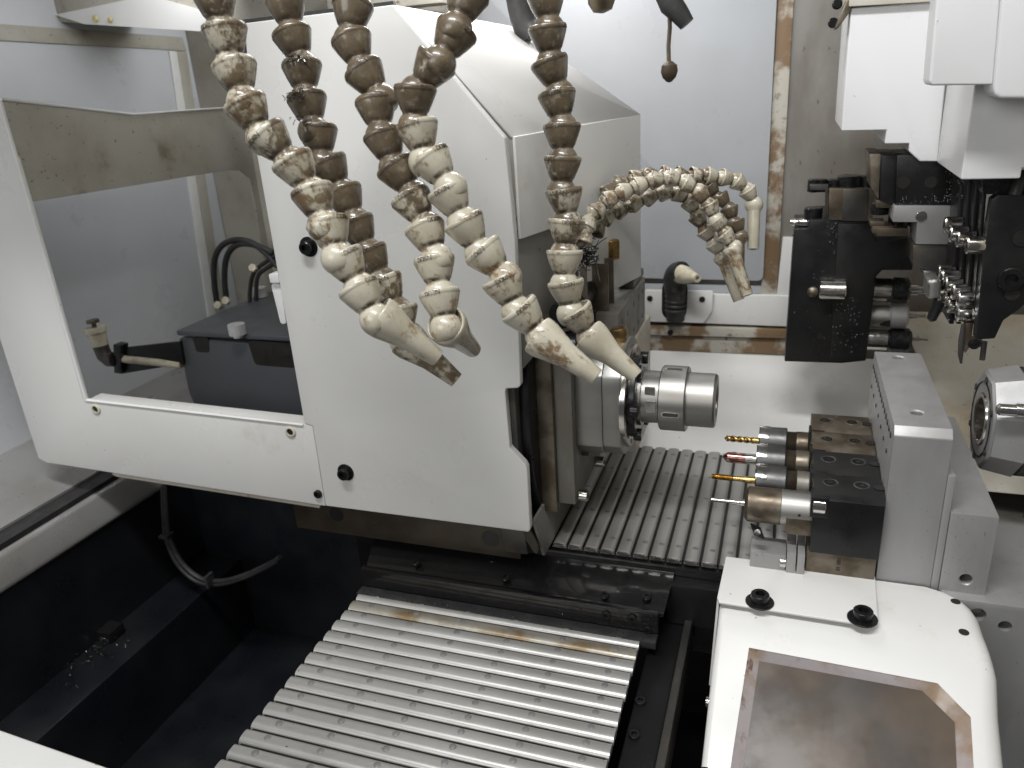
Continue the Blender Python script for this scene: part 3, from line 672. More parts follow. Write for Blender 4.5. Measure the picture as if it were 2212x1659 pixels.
for u,v in ((2165,1545),(2192,1800)):
    q = onC(u,v); rows.append((q.y, q.z, pn.copy(), q.x))
def fillet(p, n, out, r, drop):
    base = p - out*r; c = base - n*r; pts = [V(base)]
    for k in range(1,7):
        a_ = math.pi/2*k/6; pts.append(V(c + (n*math.cos(a_)+out*math.sin(a_))*r))
    pts.append(V(pts[-1].co + Vector((0,0,-drop)) + out*2)); return pts
RR = [fillet(Vector((x,y,z)), n, Vector((1,0,0)), 13, 70) for y,z,n,x in rows]
qb = onC(1500,1800)
LL = [fillet(Vector((c0.x + (qb.x-c0.x)*max(0,(i-10))/2, y, z)), n, Vector((-1,0,0)), 5, 120) for i,(y,z,n,x) in enumerate(rows)]
for S_ in (RR, LL):
    for A_, B_ in zip(S_, S_[1:]):
        for k in range(len(A_)-1): b.bm.faces.new((A_[k], A_[k+1], B_[k+1], B_[k]))
for i in range(10): b.bm.faces.new((LL[i][0], RR[i][0], RR[i+1][0], LL[i+1][0]))
W = [V(onC(u,v)) for u,v in win]
for f in ((LL[10][0],RR[10][0],W[1],W[0]), (RR[10][0],RR[11][0],W[2],W[1]), (RR[11][0],RR[12][0],W[3],W[2]), (LL[10][0],W[0],W[4],LL[12][0],LL[11][0])): b.bm.faces.new(f)
b.build('cover_body', M['paint'], wc, 50)
inn = [(1640,1428),(1992,1492),(2062,1560),(2073,1800),(1586,1800)]
b = MB(); n5 = len(win)
b.faces([onC(u,v,-.5) for u,v in win] + [onC(u,v,-7) for u,v in inn], [(i,(i+1)%n5,n5+(i+1)%n5,n5+i) for i in range(n5)])
b.build('window_bevel', M['amber_frame'], wc)
MB().prism([onC(u,v,-6.5) for u,v in inn], -pn*3).build('window_pane', M['amber'], wc)
fl = pZ(-97.4, [(1568,1206),(1890,1249)]) ; fz = -97.4
flap = [fl[0], fl[1], P(1897,1352,Z=-96.5), P(1888,1357,Z=-96.5), P(1553,1305,Z=-96.5), P(1549,1295,Z=-96.5)]
fo = MB().prism(flap, (0,0,2.2)).bevel(.8, seg=3).build('flap_plate', M['paint'], wc)
MB().prism([flap[0]+Vector((0,0,1)), flap[5]+Vector((0,0,1)), flap[5]+Vector((-4,0,-90)), flap[0]+Vector((-4,0,-90))], (2,0,0)).bevel(.6).build('flap_side', M['paint'], wc)
for u,v in ((1641,1300),(1863,1336)):
    bolt(wc, P(u,v,Z=-93.9), (0,0,1), 7.2, 8, washer=True)
for u,v in ((2064,1300),(2082,1366)):
    c = P(u,v,Z=-99.3); MB().cyl(c, (0,0,1), 3.6, .5, 18).build('hole', M['hole'], wc)
pp = P(1523,1515,X=12); MB().cyl(pp, (1,0,0), 5, 12, 18, 1).build('side_pin', M['chrome'], wc)

# ================================================================== coolant hoses
R = 14.5
def seg_mesh(r):
    b = MB(); pr = [(.30,.70),(.10,.84),(.02,.86),(-.02,.90),(-.02,.95),(.02,.985),(.08,1.0),(.20,1.01),(.225,.985),(.30,.975),(.70,.83),(1.10,.665),(1.18,.60),(1.25,.575),(1.31,.585)]
    pc, br = 1.84, .80
    for k in range(9):
        a = math.radians(46 + k*11.5); pr.append((pc - br*math.cos(a), br*math.sin(a)))
    b.lathe((0,0,0), (0,0,1), [(t*r, q*r) for t,q in pr], 32, True, x0=(1,0,0))
    return b.mesh('segment', 50)
def nozzle_mesh(r, L, r1, r2, sh):
    b = MB(); pr = [(.30,.70),(.10,.84),(.02,.86),(-.02,.90),(-.02,.95),(.02,.985),(.08,1.0),(.34,1.0),(.55,.97),(sh,r1),(sh+.06,r1*.975),(L-.05,r2),(L,r2*.96),(L,r2*.62),(L-.6,r2*.55)]
    b.lathe((0,0,0), (0,0,1), [(t*r, q*r) for t,q in pr], 32, True, x0=(1,0,0))
    return b.mesh('nozzle', 45)
def wrap_text(body, size, r, z0):
    me = text_mesh(body, size, .6)
    xs = [v.co.x for v in me.vertices]; cx = (min(xs)+max(xs))/2
    for v in me.vertices:
        x, y, z = v.co.x - cx, v.co.y, v.co.z
        rr = r*S + z; a = x/(r*S)
        # letters read with their feet toward the socket rim
        v.co = (rr*math.cos(a), -rr*math.sin(a)*-1, (z0*S) + y)
    me.materials.append(M['hose']); return me
SEG = seg_mesh(R); SEG.materials.append(M['hose'])
NOZ = nozzle_mesh(R, 3.55, .64, .43, 1.75); NOZ.materials.append(M['nozzle'])
TXT = wrap_text('NIKKI', 4.4, R*.985, .7)
def catmull(pts, n=24):
    out = []
    P_ = [pts[0]*2-pts[1]] + pts + [pts[-1]*2-pts[-2]]
    for i in range(1, len(P_)-2):
        for k in range(n):
            t = k/n; a,b_,c,d = P_[i-1],P_[i],P_[i+1],P_[i+2]
            out.append(.5*((2*b_)+(c-a)*t+(2*a-5*b_+4*c-d)*t*t+(3*b_-a-3*c+d)*t**3))
    return out + [pts[-1]]
def frame(p, d, roll=0., tilt=0.):
    z = d.normalized(); x = (CP - p); x = (x - z*x.dot(z)).normalized(); y = z.cross(x)
    m_ = Matrix((x, y, z)).transposed().to_4x4()
    m_ = m_ @ Matrix.Rotation(roll, 4, 'Z') @ Matrix.Rotation(tilt, 4, random.choice(('X','Y')))
    m_.translation = p*S; return m_
def pw(t, f):
    for (a,x),(b,y) in zip(t, t[1:]):
        if f <= b: return x+(y-x)*(f-a)/max(1e-6,b-a)
    return t[-1][1]
def hose(label, pts, depths, tip, tdepth, brown, r=R, seg=None, noz=None, grp='large coolant hoses', letters=True, pitch=1.64, jit=.17):
    seg = seg or SEG; noz = noz or NOZ
    n = len(pts)
    if not isinstance(depths, (list,tuple)): depths = [depths]*n
    if len(depths) == 2: depths = [depths[0]+(depths[1]-depths[0])*k/(n-1) for k in range(n)]
    w = [PD(u,v,d) for (u,v),d in zip(pts, depths)]
    c = catmull(w)
    # walk the path backwards from the nozzle so the last socket sits exactly there
    c = c[::-1]; step = pitch*r; pos = [c[0]]; acc = 0
    for a, b_ in zip(c, c[1:]):
        l = (b_-a).length
        while acc + l >= step:
            f = (step-acc)/l; a = a + (b_-a)*f; pos.append(a.copy()); l = (b_-a).length; acc = 0
        acc += l
    pos = pos[::-1]
    h = thing('coolant_hose', label, 'hose', pos[0], grp)
    m_ = len(pos)
    for i, p in enumerate(pos[:-1]):
        d = pos[i+1]-p
        o = link('segment', seg, None, h, frame(p, d, random.uniform(-.9,.9), random.uniform(-jit,jit)))
        f = i/(m_-1); bb = pw(brown, f) + random.uniform(-.10,.10)
        o.color = (max(0,min(1,bb)),0,0,1)
        if letters and random.random() < .75:
            tx = link('embossed_lettering', TXT, None, o, WM[o.name]); tx.color = (min(1,o.color[0]+.22),0,0,1)
    tw = PD(*tip, tdepth)
    o = link('nozzle', noz, None, h, frame(pos[-1], tw-pos[-1], random.uniform(-.5,.5)))
    o.color = (max(0,min(1,brown[-1][1]+.03)),0,0,1)
    return h
hose('leftmost thick coolant hose, brown at the top and cream at its nozzle', [(455,-60),(465,5),(490,75),(505,140),(518,195),(545,255),(592,305),(630,345),(662,395),(697,440),(712,500),(742,560),(775,622),(815,680)], [500,530], (905,745), 540, ((0,.58),(.35,.54),(.6,.48),(.7,.3),(1,.24)))
hose('dark chip covered coolant hose hanging behind the leftmost one', [(608,-60),(617,10),(630,75),(655,150),(663,215),(685,275),(700,335),(728,385),(750,440),(775,500),(803,560),(836,620),(866,675),(872,728)], [560,585], (948,790), 590, ((0,1),(.55,.95),(.75,.7),(.88,.32),(1,.5)))
hose('short middle coolant hose ending over the white panel', [(775,-70),(764,0),(754,50),(764,110),(793,170),(812,222),(824,280),(842,335),(868,392),(898,450),(928,518),(942,585),(950,640),(962,700)], [545,545], (1022,755), 590, ((0,.95),(.5,.88),(.62,.62),(.78,.36),(1,.28)))
hose('coolant hose curving in from the right above the spindle', [(1040,-60),(1005,0),(990,60),(955,118),(912,158),(893,200),(895,240),(908,295),(942,370),(980,432),(1008,492),(1055,560),(1097,625),(1128,680),(1160,722)], [510,545], (1262,795), 540, ((0,.9),(.28,.78),(.36,.42),(.5,.2),(.8,.3),(1,.36)))
hose('rightmost thick coolant hose with nozzle touching the black collar', [(1172,-70),(1179,0),(1182,60),(1184,125),(1203,205),(1214,272),(1216,330),(1216,395),(1224,455),(1222,520),(1217,580),(1229,635),(1246,685),(1270,722)], [570,625], (1366,805), 618, ((0,.95),(.3,.85),(.5,.62),(.66,.5),(.72,.22),(1,.3)))
b_ = MB(); rng = random.Random(3)
dk = thing('metal_fluff', 'matted bright chips stuck to the dark hose', 'metal chips', PD(640,140,540))
for k in range(130):
    u, v = rng.choice(((632,122),(648,128),(636,208),(650,196),(660,258),(655,262)))
    c = PD(u+rng.gauss(0,10), v+rng.gauss(0,5), 548+rng.random()*6); d = Vector((rng.gauss(0,1),rng.gauss(0,1),rng.gauss(0,1)))  .normalized()*rng.uniform(1,2.6)
    b_.tube([c-d, c+Vector((rng.gauss(0,1),rng.gauss(0,1),rng.gauss(0,1))), c+d], .28, 4)
stuff(b_.build('chip_tangle', M['chips'], dk))
# small hoses arching out from behind the cover
rs = 9.2
SG2 = seg_mesh(rs); SG2.materials.append(M['hose'])
NZ2 = nozzle_mesh(rs, 5.2, .72, .62, .95); NZ2.materials.append(M['nozzle'])
zz = lambda L_: [(1168.5+.2645*x, 340.1+.2645*y) for x,y in L_]
gs = 'small coolant hoses arching behind the spindle'
hose('small cream hose arching nearest, nozzle pointing down to the spindle', zz([(345,720),(345,640),(385,540),(450,440),(540,350),(660,290),(790,235),(920,180),(1050,165),(1180,215),(1300,290),(1375,390),(1425,520),(1500,640),(1560,740)]), [722,742], zz([(1690,1150)])[0], 738, ((0,.42),(.5,.44),(.8,.5),(1,.4)), rs, SG2, NZ2, gs, False, 1.74)
hose('small hose just behind the nearest arch, partly hidden by it', zz([(420,700),(440,620),(490,530),(590,455),(690,405),(820,350),(940,300),(1050,275),(1170,310),(1245,420),(1300,530),(1370,640),(1440,730),(1480,800)]), [745,772], zz([(1540,960)])[0], 772, ((0,.5),(1,.38)), rs, SG2, NZ2, gs, False, 1.74)
hose('highest small hose with long straight nozzle hanging by the brown seal', zz([(480,420),(560,260),(700,195),(830,155),(960,140),(1080,145),(1190,150),(1310,145),(1430,160),(1540,165),(1625,215),(1700,285),(1740,370)]), [765,800], zz([(1733,760)])[0], 800, ((0,.6),(.6,.5),(.8,.2),(1,.1)), rs, SG2, NZ2, gs, False, 1.74)
hose('dark short hose drooping behind the small arched hoses', zz([(1240,190),(1350,215),(1440,300),(1520,385),(1570,470),(1600,560),(1612,640)]), [790,800], zz([(1612,760)])[0], 800, ((0,.8),(1,1)), rs, SG2, NZ2, gs, False, 1.7)
b_ = MB()
for k in range(70):
    c = PD(1268+rng.gauss(0,13), 545+rng.gauss(0,22), 735+rng.random()*20); d = Vector((rng.gauss(0,1),rng.gauss(0,1),rng.gauss(0,1))).normalized()*rng.uniform(4,12)
    b_.tube([c-d, c+Vector((rng.gauss(0,3),rng.gauss(0,3),rng.gauss(0,3))), c+d], .5, 4)
o = stuff(b_.build('chip_tangle', M['rubber'])); tag(o, 'dark tangle of oily chips at the root of the small hoses', 'metal chips')

# ================================================================== things in the open bay
mc = thing('motor_cover', 'slate blue sheet cover with knurled knobs inside the open bay', 'motor cover', (-560,60,-80))
yy = 20
MB().prism(rounded(pY(yy, [(383,728),(672,752),(672,960),(470,930),(428,890),(408,850),(398,800)]), 10), (0,170,0)).bevel(2).build('body', M['blue_cover'], mc)
zt_ = P(383,716,Y=yy-6).z
e0 = P(380,714,Y=yy-6); e1 = P(660,734,Y=yy-6)
MB().prism([e0, Vector((e1.x+40,e1.y,e0.z)), Vector((e1.x+40,yy+190,e0.z)), Vector((e0.x,yy+190,e0.z))], (0,0,-7)).bevel(2).build('lid', M['blue_cover'], mc)
MB().prism(rounded(pY(yy-.6, [(415,727),(450,729),(452,762),(424,760)]), 4), (0,1,0)).build('cutout', M['hole'], mc)
MB().prism(rounded(pY(yy-.6, [(534,735),(700,746),(700,800),(551,788)]), 6), (0,1,0)).build('cutout', M['hole'], mc)
def knob(p, r, h):
    b = MB(); p = Vector(p); n = 48
    ring = lambda z, rr: [p+Vector((rr*(1+.035*(k%2))*math.cos(2*math.pi*k/n), rr*(1+.035*(k%2))*math.sin(2*math.pi*k/n), z)) for k in range(n)]
    b.loft(ring(0,r), ring(h,r)); b.cyl(p-Vector((0,0,4)), (0,0,1), r*.6, 5, 20)
    return b.build('knurled_knob', M['alu'], mc)
knob(P(514,722,Z=e0.z+1), 10, 13); knob(P(564,640,Z=e0.z+1), 10, 13)
br = thing('pipe_bracket', 'black tapered bracket with pipe elbow and cream union beside the motor cover', 'bracket', (-740,20,0))
MB().prism(pY(15, [(246,748),(262,752),(388,738),(396,786),(262,808),(247,806)]), (0,5,0)).bevel(.8).build('arm_plate', M['black'], br)
MB().prism(pY(8, [(244,744),(260,747),(262,808),(246,806)]), (0,14,0)).bevel(1.2).build('end_plate', M['black_part'], br)
MB().tube([P(262,775,Y=14), P(330,782,Y=14), P(392,788,Y=18)], 5.2, 14).build('pipe', M['plastic_cream'], br)
el = [P(x,y,Y=12) for x,y in ((248,776),(236,776),(226,768),(219,752),(214,735))]
MB().tube(el, 10, 16).build('elbow', M['cast'], br)
a_, c_ = P(216,745,Y=12), P(206,712,Y=12)
MB().lathe(a_, c_-a_, [(0,11),(18,12),(18.2,14),(24,14),(24.5,9)], 20).build('union', M['plastic_cream'], br)
MB().lathe(P(207,716,Y=12), c_-a_, [(0,3),(12,3),(12.2,8),(16,8)], 14).build('screw_cap', M['steel_brown'], br)
cb = thing('looped_cables', 'pair of black cables looping in the bay behind the motor cover', 'cable', (-600,150,60))
for k, pts in enumerate(([(470,665),(463,610),(464,560),(480,530),(510,518),(545,525),(575,548),(600,575)], [(490,655),(485,600),(490,555),(510,530),(545,528),(590,545)], [(540,665),(540,630),(548,590),(575,565),(610,545)], [(553,650),(556,600),(575,580),(612,560)])):
    MB().tube(catmull([P(u,v,Y=150) for u,v in pts], 8), 4.2 if k < 2 else 3, 10).build('cable', M['rubber'], cb)
for u,v in ((475,660),(492,650),(550,580)):
    MB().cyl(P(u,v,Y=148), (.3,-1,.4), 6, 9, 6, .6).build('cable_gland', M['plastic_cream'], cb)
MB().box(-640, -420, 190, 200, 0, 320).bevel(2).build('rear_sheet', M['paint_beige'], cb)
dc = thing('drooping_cable', 'tied black cable pair drooping under the cover into the dark pit', 'cable', (-560,-20,-200))
for off in (0, 7):
    MB().tube(catmull([P(u+off*.9,v-off,Y=-40) for u,v in ((352,1050),(354,1110),(360,1165),(385,1220),(425,1255),(470,1262),(520,1250),(575,1225),(600,1210)) ], 8), 3.4, 10).build('cable', M['rubber'], dc)
for u,v,d in ((358,1157,(1,0,.1)),(452,1254,(.1,0,1))):
    c = P(u,v,Y=-46); MB().box(c.x-7,c.x+7,c.y-6,c.y+8,c.z-2,c.z+2).build('cable_tie', M['rubber'], dc) if d[0] == 1 else MB().box(c.x-2,c.x+2,c.y-6,c.y+8,c.z-9,c.z+9).build('cable_tie', M['rubber'], dc)

# fitting in the slot of the back ledge
hf = thing('hose_fitting', 'black elbow with cream nozzle in the slot of the back ledge', 'hose fitting', P(1460,660,Y=YB-20))
MB().tube([P(1459,690,Y=YB-20), P(1459,655,Y=YB-24), P(1459,618,Y=YB-28)], [13,13,14], 20).build('ribbed_hose', M['rubber'], hf)
MB().tube(catmull([P(1459,625,Y=YB-28), P(1456,604,Y=YB-30), P(1462,590,Y=YB-36), P(1474,588,Y=YB-44)], 6), 15, 18).build('elbow', M['rubber'], hf)
a_ = P(1468,591,Y=YB-42); c_ = P(1506,601,Y=YB-70)
MB().lathe(a_, c_-a_, [(0,13),(14,12),(28,8),(36,6),(40,6),(40,3),(34,3)], 20).build('nozzle', M['plastic_cream'], hf)
b = MB()
for v in (632,642,652,662,672): b.lathe(P(1459,v,Y=YB-24), (0,0,1), [(0,14),(1,14.8),(3,14.8),(4,14)], 20)
b.build('hose_ribs', M['rubber'], hf)

# ================================================================== slide covers, drill block, gang slide and sub spindle on the right
YA = 100
ca = thing('slide_cover', 'white telescopic slide cover with stepped lower edge, hanging nearest the brown seal', 'machine cover', P(1900,290,Y=YA), 'white covers above the tool slide')
pa = [(1838,17),(1818,283),(1915,281),(1911,311),(1964,310),(1963,327),(1987,349),(2026,349),(2060,0)]
MB().prism(pY(YA, pa), (0,150,0)).bevel(1.6, seg=3).build('sheet_box', M['paint_cover'], ca)
xc = P(2023,347,Y=YA).x; yc = -24
MB().prism(pY(YA-6, [(1836,-40),(1834,14),(2021,3),(2025,-40)]), (0,120,0)).bevel(1).build('top_rail', M['paint_dirty'], ca)
MB().prism([P(1802,62,Y=YA-2), P(1810,62,Y=YA-2), P(1840,20,Y=YA-2), P(1836,0,Y=YA-2), P(1828,0,Y=YA-2)], (0,30,0)).bevel(1).build('hinge_arm', M['steel_brown'], ca)
for u,v in ((1808,10),(1799,50)): MB().cyl(P(u,v,Y=YA+10), (0,-1,0), 4.5, 8, 16, 1).build('bolt', M['black_part'], ca)
cc = thing('slide_cover', 'white telescopic slide cover, the lower one above the row of black slide plates', 'machine cover', P(2140,380,Y=yc), 'white covers above the tool slide')
zb, zt2 = P(2075,388,X=xc).z, 420
xr = P(2204,388,Y=yc).x
MB().prism([Vector((xc,yc,zb)), Vector((xr,yc,zb)), Vector((xr,yc,zb+8)), Vector((xr+90,yc,zb+8)), Vector((xr+90,yc,zt2)), Vector((xc,yc,zt2))], (0,YA-yc-1.5,0)).bevel(1.8, seg=3).build('sheet_box', M['paint_cover'], cc)
yd = yc-34
cd = thing('slide_cover', 'white telescopic slide cover overlapping the others from above', 'machine cover', P(2080,180,Y=yd), 'white covers above the tool slide')
MB().prism(pY(yd, [(2028,-60),(2007,176),(2012,185),(2145,183),(2165,-60)]), (0,33,0)).bevel(2.2, seg=3).build('sheet_box', M['paint_cover'], cd)
ce = thing('slide_cover', 'white telescopic slide cover cut off by the right photo edge', 'machine cover', P(2190,210,Y=yd-8), 'white covers above the tool slide')
MB().prism(pY(yd-3, [(2168,-60),(2145,186),(2148,205),(2160,213),(2300,213),(2300,-60)]), (0,35,0)).bevel(2.5, seg=3).build('sheet_box', M['paint_cover'], ce)

zq = lambda L_: [(1673.2+.2646*x, 351.1+.2646*y) for x,y in L_]
YD = 200
db = thing('drill_block', 'black oily tool block with three drills pointing right', 'tool block', (110,YD,-20))
MB().prism(pY(YD, zq([(160,540),(270,540),(275,468),(430,462),(540,480),(790,480),(800,600),(840,600),(1100,600),(1140,660),(1125,880),(880,880),(830,930),(745,1620),(550,1640),(80,1625)])), (0,95,0)).bevel(1.5).build('block_body', M['black'], db)
MB().prism(pY(YD-3, zq([(520,500),(790,500),(830,640),(1090,610),(1135,680),(1120,850),(870,860),(815,930),(740,1615),(450,1620)])), (0,3.5,0)).bevel(.8).build('front_plate', M['black'], db)
MB().prism(pY(YD-2, zq([(445,210),(840,210),(835,330),(790,480),(440,470)])), (0,60,0)).bevel(1.2).build('upper_block', M['steel_brown'], db)
MB().prism(pY(YD-4, zq([(560,215),(770,215),(755,480),(548,478)])), (0,3,0)).bevel(.8).build('upper_plate', M['cast'], db)
MB().prism(pY(YD+4, zq([(285,178),(440,180),(440,225),(425,440),(412,440),(415,228),(290,225)])), (0,14,0)).bevel(.8).build('arm', M['cast'], db)
for x,y,r in ((322,180,7),(385,178,6),(490,178,8),(615,150,13),(760,150,9),(315,410,10)):
    p = zq([(x,y)])[0]; MB().cyl(P(*p,Y=YD+15)-Vector((0,0,8)), (0,0,1), r, 14, 16, 1).build('cap_screw', M['black_part'], db)
nip = P(*zq([(265,488)])[0],Y=YD+12)
MB().lathe(nip, (-1,0,0), [(0,5),(8,5),(9,4),(14,4.6),(18,3),(19,1)], 16).build('grease_nipple', M['chrome'], db)
for x,y in ((390,515),(380,1165),(365,1420)):
    MB().cyl(P(*zq([(x,y)])[0],Y=YD-.2), (0,-1,0), 4, .6, 14).build('hole', M['hole'], db)
pr = P(*zq([(365,1040)])[0],Y=YD-8)
MB().cyl(pr, (1,0,0), 11, 28, 32, 1).build('pin', M['chrome'], db)
MB().lathe(P(*zq([(310,1053)])[0],Y=YD), (0,-1,0), [(0,6),(4,6),(6,4),(7,1)], 16).build('ball_plug', M['steel_brown'], db)
b = MB(); rg = random.Random(9)
for k in range(170):
    x, y = rg.choice(((rg.uniform(150,520), rg.uniform(500,1600)), (rg.uniform(480,760), rg.uniform(1000,1550)), (rg.gauss(640,60), rg.gauss(1240,60)), (rg.gauss(560,120), rg.gauss(1460,50)), (rg.gauss(480,30), rg.gauss(560,60))))
    yv = YD-.1 if x < 440 else YD-3.1
    p = P(*zq([(x,y)])[0],Y=yv); r = rg.choice((.4,.5,.6,.8,1.3))
    b.lathe(p, (0,-1,0), [(0,r),(r*.35,r*.8),(r*.55,r*.3)], 7)
stuff(b.build('coolant_drops', M['drop'], db))
def xdrill(x0, xs, xd, y, r, rd, shm, nosem, lab):
    """sleeve from pixel x0 to xs, drill to xd, axis pixel row y"""
    p0, p1, p2 = (P(*zq([(x,y)])[0], Y=YD+25) for x in (x0, xs, xd))
    L1, L2 = p1.x-p0.x, p2.x-p1.x
    sl_ = MB().lathe(p0, (1,0,0), [(-12,r*.86),(L1*.48,r*.86),(L1*.5,r),(L1*.93,r),(L1,r*.75)], 32).build('drill_sleeve', M[nosem], db)
    MB().cyl(p0-Vector((12.5,0,0)), (1,0,0), r*.92, 14+L1*.38, 32).build('sleeve_band', M[shm], db)
    MB().lathe(p1, (1,0,0), [(-2,rd),(L2*.5,rd),(L2*.52,rd*.7),(L2,rd*.7)], 12).build('drill', M['chrome'], sl_)
    return sl_
xdrill(830, 1100, 1240, 1040, 15, 6, 'chrome', 'black_part', '')
xdrill(800, 1090, 1235, 1248, 14, 3.5, 'steel', 'steel_plate', '')
xdrill(775, 1115, 1255, 1440, 14, 2.6, 'chrome', 'black_part', '')
for x,y in ((960,1130),(905,1325)):
    MB().cyl(P(*zq([(x,y)])[0],Y=YD+20), (0,0,1), 9, 8, 6, 1).build('lock_nut', M['black_part'], db)

ts = thing('tool_slide', 'black drilled slide plates and brown tool clamps under the white covers', 'tool slide', (190,60,120))
MB().prism(pY(112, zq([(860,-60),(1000,-60),(985,360),(850,310)])), (0,60,0)).bevel(1.5).build('rear_column', M['black'], ts)
MB().prism(pY(108, zq([(775,-70),(870,-70),(850,310),(790,210)])), (0,60,0)).bevel(1.5).build('rear_column', M['steel_brown'], ts)
MB().prism(pY(104, zq([(1000,-60),(1530,-60),(1500,380),(985,362)])), (0,60,0)).bevel(1.5).build('drilled_plate', M['black'], ts)
for x,y in ((1052,165),(1278,162)):
    MB().cyl(P(*zq([(x,y)])[0],Y=103.8), (0,-1,0), 5.6, .6, 18).build('hole', M['hole'], ts)
MB().prism(pY(100, zq([(975,352),(1500,355),(1455,670),(1150,668),(1165,488),(965,486)])), (0,50,0)).bevel(1).build('clamp_plate', M['steel_plate'], ts)
MB().cyl(P(*zq([(1197,438)])[0],Y=100), (0,-1,0), 5, 1.4, 20, .4).build('clamp_pin', M['chrome'], ts)
MB().prism(pY(103, zq([(1130,672),(1440,675),(1420,880),(1330,900),(1130,850)])), (0,50,0)).bevel(2).build('lower_clamp', M['cast'], ts)
MB().prism(pY(108, zq([(1210,880),(1330,880),(1320,950),(1220,935)])), (0,40,0)).bevel(2).build('lower_clamp', M['steel'], ts)
for x0,y0,x1,y1 in ((830,308,980,370),(782,480,900,520),(798,520,970,580),(838,535,1095,600)):
    MB().prism(pY(150-x0*.03, zq([(x0,y0),(x1,y0),(x1-4,y1),(x0-2,y1)])), (0,20,0)).bevel(.8).build('tool_shank', M['steel_brown'], ts)
for x,y in ((860,420),(1000,505),(1080,510)):
    MB().cyl(P(*zq([(x,y)])[0],Y=150), (0,0,1), 9, 12, 16, 1).build('clamp_screw', M['black_part'], ts)
xs_ = [(1500,1540,60),(1560,1600,45),(1625,1660,30),(1690,1720,16)]
for k,(u0,u1,yv) in enumerate(xs_):
    MB().prism(pY(yv, zq([(u0+20,100),(u1+25,100),(u1-75,1320),(u0-75,1320)])), (0,40,0)).bevel(1).build('slide_plate', M['black'], ts)
fp = MB().prism(pY(0, zq([(1830,265),(2300,265),(2300,1050),(2120,1080),(2000,1200),(1870,1290),(1800,1440),(1640,1450),(1710,700),(1775,300)])), (0,14,0)).bevel(1.5).build('front_plate', M['black'], ts)
MB().prism(pY(8, zq([(1690,130),(2300,130),(2300,262),(1700,262)])), (0,60,0)).bevel(2).build('upper_bar', M['black_part'], ts)
bolt(ts, P(*zq([(1925,950)])[0],Y=0), (0,-1,0), 10, 4)
for x,y,r in ((1940,1075,5.6),(2015,620,6.5)):
    MB().cyl(P(*zq([(x,y)])[0],Y=-.2), (0,-1,0), r, .7, 18).build('hole', M['hole'], ts)
MB().tube([P(*zq([(1960,270)])[0],Y=4), P(*zq([(1985,180)])[0],Y=6), P(*zq([(2060,90)])[0],Y=10)], 5, 12).build('cable', M['rubber'], ts)
for k,(x,y) in enumerate(((1455,510),(1500,585),(1560,625),(1640,675), (1400,900),(1430,940),(1460,1000),(1520,1055),(1565,1120),(1400,1060),(1440,1105),(1480,1165),(1560,1235))):
    yv = 60-(x-1400)*.22; p = P(*zq([(x,y)])[0],Y=yv)
    s_ = MB().lathe(p, (1,0,0), [(-7,4.0),(-7,6.6),(-6,7.4),(6,7.4),(7,6.8)], 24).build('cap_screw', M['chrome'], ts)
    MB().cyl(p-Vector((7.1,0,0)), (-1,0,0), 3.4, .3, 6).build('socket', M['hole'], s_)
for x,y in ((1740,678),(1670,1130),(1640,1245)):
    MB().cyl(P(*zq([(x-20,y)])[0],Y=10), (1,0,0), 4, 14, 16, .6).build('pin', M['chrome'], ts)
MB().prism(pY(40, zq([(1250,960),(1370,955),(1360,1130),(1240,1120)])), (0,30,0)).bevel(5, seg=3).build('nut_block', M['steel'], ts)
MB().lathe(P(*zq([(1345,1130)])[0],Y=40), (-.25,0,-1), [(0,5),(8,5),(18,4.4),(20,2)], 16).build('black_cutter', M['black_part'], ts)
MB().prism(pY(20, zq([(1560,1310),(1625,1310),(1610,1440),(1700,1450),(1690,1510),(1600,1500),(1560,1560),(1545,1540)])), (0,10,0)).bevel(.8).build('insert_holder', M['steel_brown'], ts)
MB().lathe(P(*zq([(1630,1482)])[0],Y=20), (0,-1,0), [(0,5),(1.4,4.6),(.6,2)], 18).build('insert_screw', M['black_part'], ts)
MB().tube([P(*zq([(x,y)])[0],Y=18) for x,y in ((1540,1320),(1525,1450),(1518,1560),(1522,1640))], [1.6,2.6,2.4,.9], 10).build('parting_blade', M['cast'], ts)
MB().tube([P(*zq([(x,y)])[0],Y=14) for x,y in ((1715,1460),(1705,1530),(1695,1610))], 2.4, 10).build('nozzle_pin', M['cast'], ts)
b = MB()
for k in range(160):
    x, y = rg.choice(((rg.uniform(1020,1480), rg.gauss(320,30)), (rg.uniform(1400,1560), rg.uniform(60,300)), (rg.gauss(1450,30), rg.gauss(290,20)), (rg.uniform(1500,1560), rg.uniform(900,1300))))
    p = P(*zq([(x,y)])[0],Y=103.7 if x < 1490 else 59); r = rg.choice((.5,.7,.9,1.3))
    b.lathe(p, (0,-1,0), [(0,r),(r*.35,r*.8),(r*.55,r*.3)], 6)
stuff(b.build('coolant_drops', M['drop'], ts))

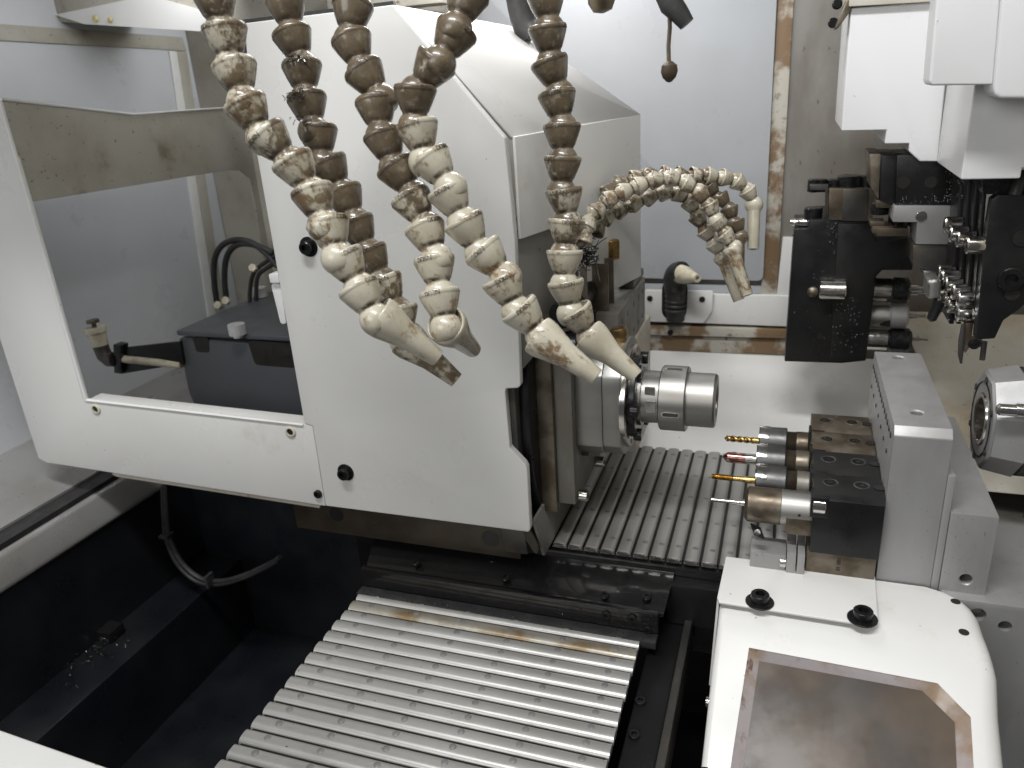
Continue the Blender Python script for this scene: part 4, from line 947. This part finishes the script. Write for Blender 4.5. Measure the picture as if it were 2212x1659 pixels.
ss = thing('sub_spindle', 'grey sub spindle head with open bore facing left at the right edge', 'spindle', (300,0,-40))
def octo(x, r, cut, n=8, rot=22.5):
    return [Vector((x, r*math.cos(math.radians(rot+45*k))*1.0, r*math.sin(math.radians(rot+45*k)))) for k in range(n)]
X0 = 231
fp_ = MB().loft(octo(X0, 43, 0), octo(X0+2, 45, 0)).build('face_plate', M['steel_plate'], ss, 20)
cut(fp_, MB().cyl((X0-5,0,0), (1,0,0), 20, 20, 48))
fb2 = MB().loft(octo(X0+2.2, 45, 0), octo(X0+26, 50, 0)).build('front_body', M['steel_plate'], ss, 20)
cut(fb2, MB().cyl((X0-5,0,0), (1,0,0), 20, 29, 48))
MB().lathe((X0+26.2,0,0), (1,0,0), [(0,47),(1,48.5),(120,48.5)], 56).build('rear_body', M['cast'], ss)
MB().lathe((X0-.5,0,0), (1,0,0), [(0,33),(-.5,33.4),(-.5,34.2),(.4,34.6)], 56, False).build('face_ring', M['black_part'], ss)
MB().lathe((X0-1.6,0,0), (1,0,0), [(1.5,24),(0,23.4),(0,20),(1,19),(24,18.6),(24.5,9),(24.5,.1)], 56, False).build('bore_lining', M['chrome'], ss)
for k in range(6):
    t_ = math.radians(30+60*k); MB().cyl((X0-.5,37*math.cos(t_),37*math.sin(t_)), (-1,0,0), 3, .8, 14).build('hole', M['hole'], ss)
pz = P(2152,884,Y=-52)
MB().lathe(pz, (1,0,0), [(0,3),(2,5),(14,5),(14.3,6),(30,6),(30.5,7.5),(70,7.5)], 24).build('guide_pin', M['chrome'], ss)
MB().box(pz.x+32, pz.x+90, -62, -40, pz.z-16, pz.z+16).bevel(2).build('pin_bracket', M['black'], ss)
MB().cyl((X0+70,0,0), (1,0,0), 72, 12, 64, 1.5).build('rear_flange', M['steel_plate'], ss)
sb = thing('dripping_wire', 'brown drop of oil hanging from a thin pipe at the top', 'pipe', P(1450,60,Y=150))
MB().tube([P(u,v,Y=150) for u,v in ((1446,20),(1447,60),(1444,100),(1445,135))], 2.2, 10).build('pipe', M['steel_brown'], sb)
MB().lathe(P(1446,132,Y=150), (0,0,-1), [(0,3),(4,8),(10,9),(16,7),(20,3),(21,.5)], 16).build('oil_drop', M['amber'], sb)
MB().tube([P(u,v,Y=150) for u,v in ((1435,-20),(1450,10),(1468,30),(1484,52))], [11,12,10,8], 12).build('black_hose_end', M['rubber'], sb)
hp = thing('hanging_pipe', 'dark pipe elbow behind the rightmost thick hose at the top', 'pipe', P(1130,20,Y=100))
MB().tube(catmull([P(u,v,Y=100) for u,v in ((1116,-30),(1125,20),(1135,55),(1152,75))], 6), [13]*19, 12).build('pipe', M['rubber'], hp)
oc = thing('oil_nozzle', 'brown oily nozzle tip peeking in at the top edge', 'nozzle', P(1297,0,Y=60))
MB().lathe(P(1297,-22,Y=60), (.1,0,-1), [(0,12),(10,13),(18,9),(20,2)], 18).build('tip', M['steel_brown'], oc)
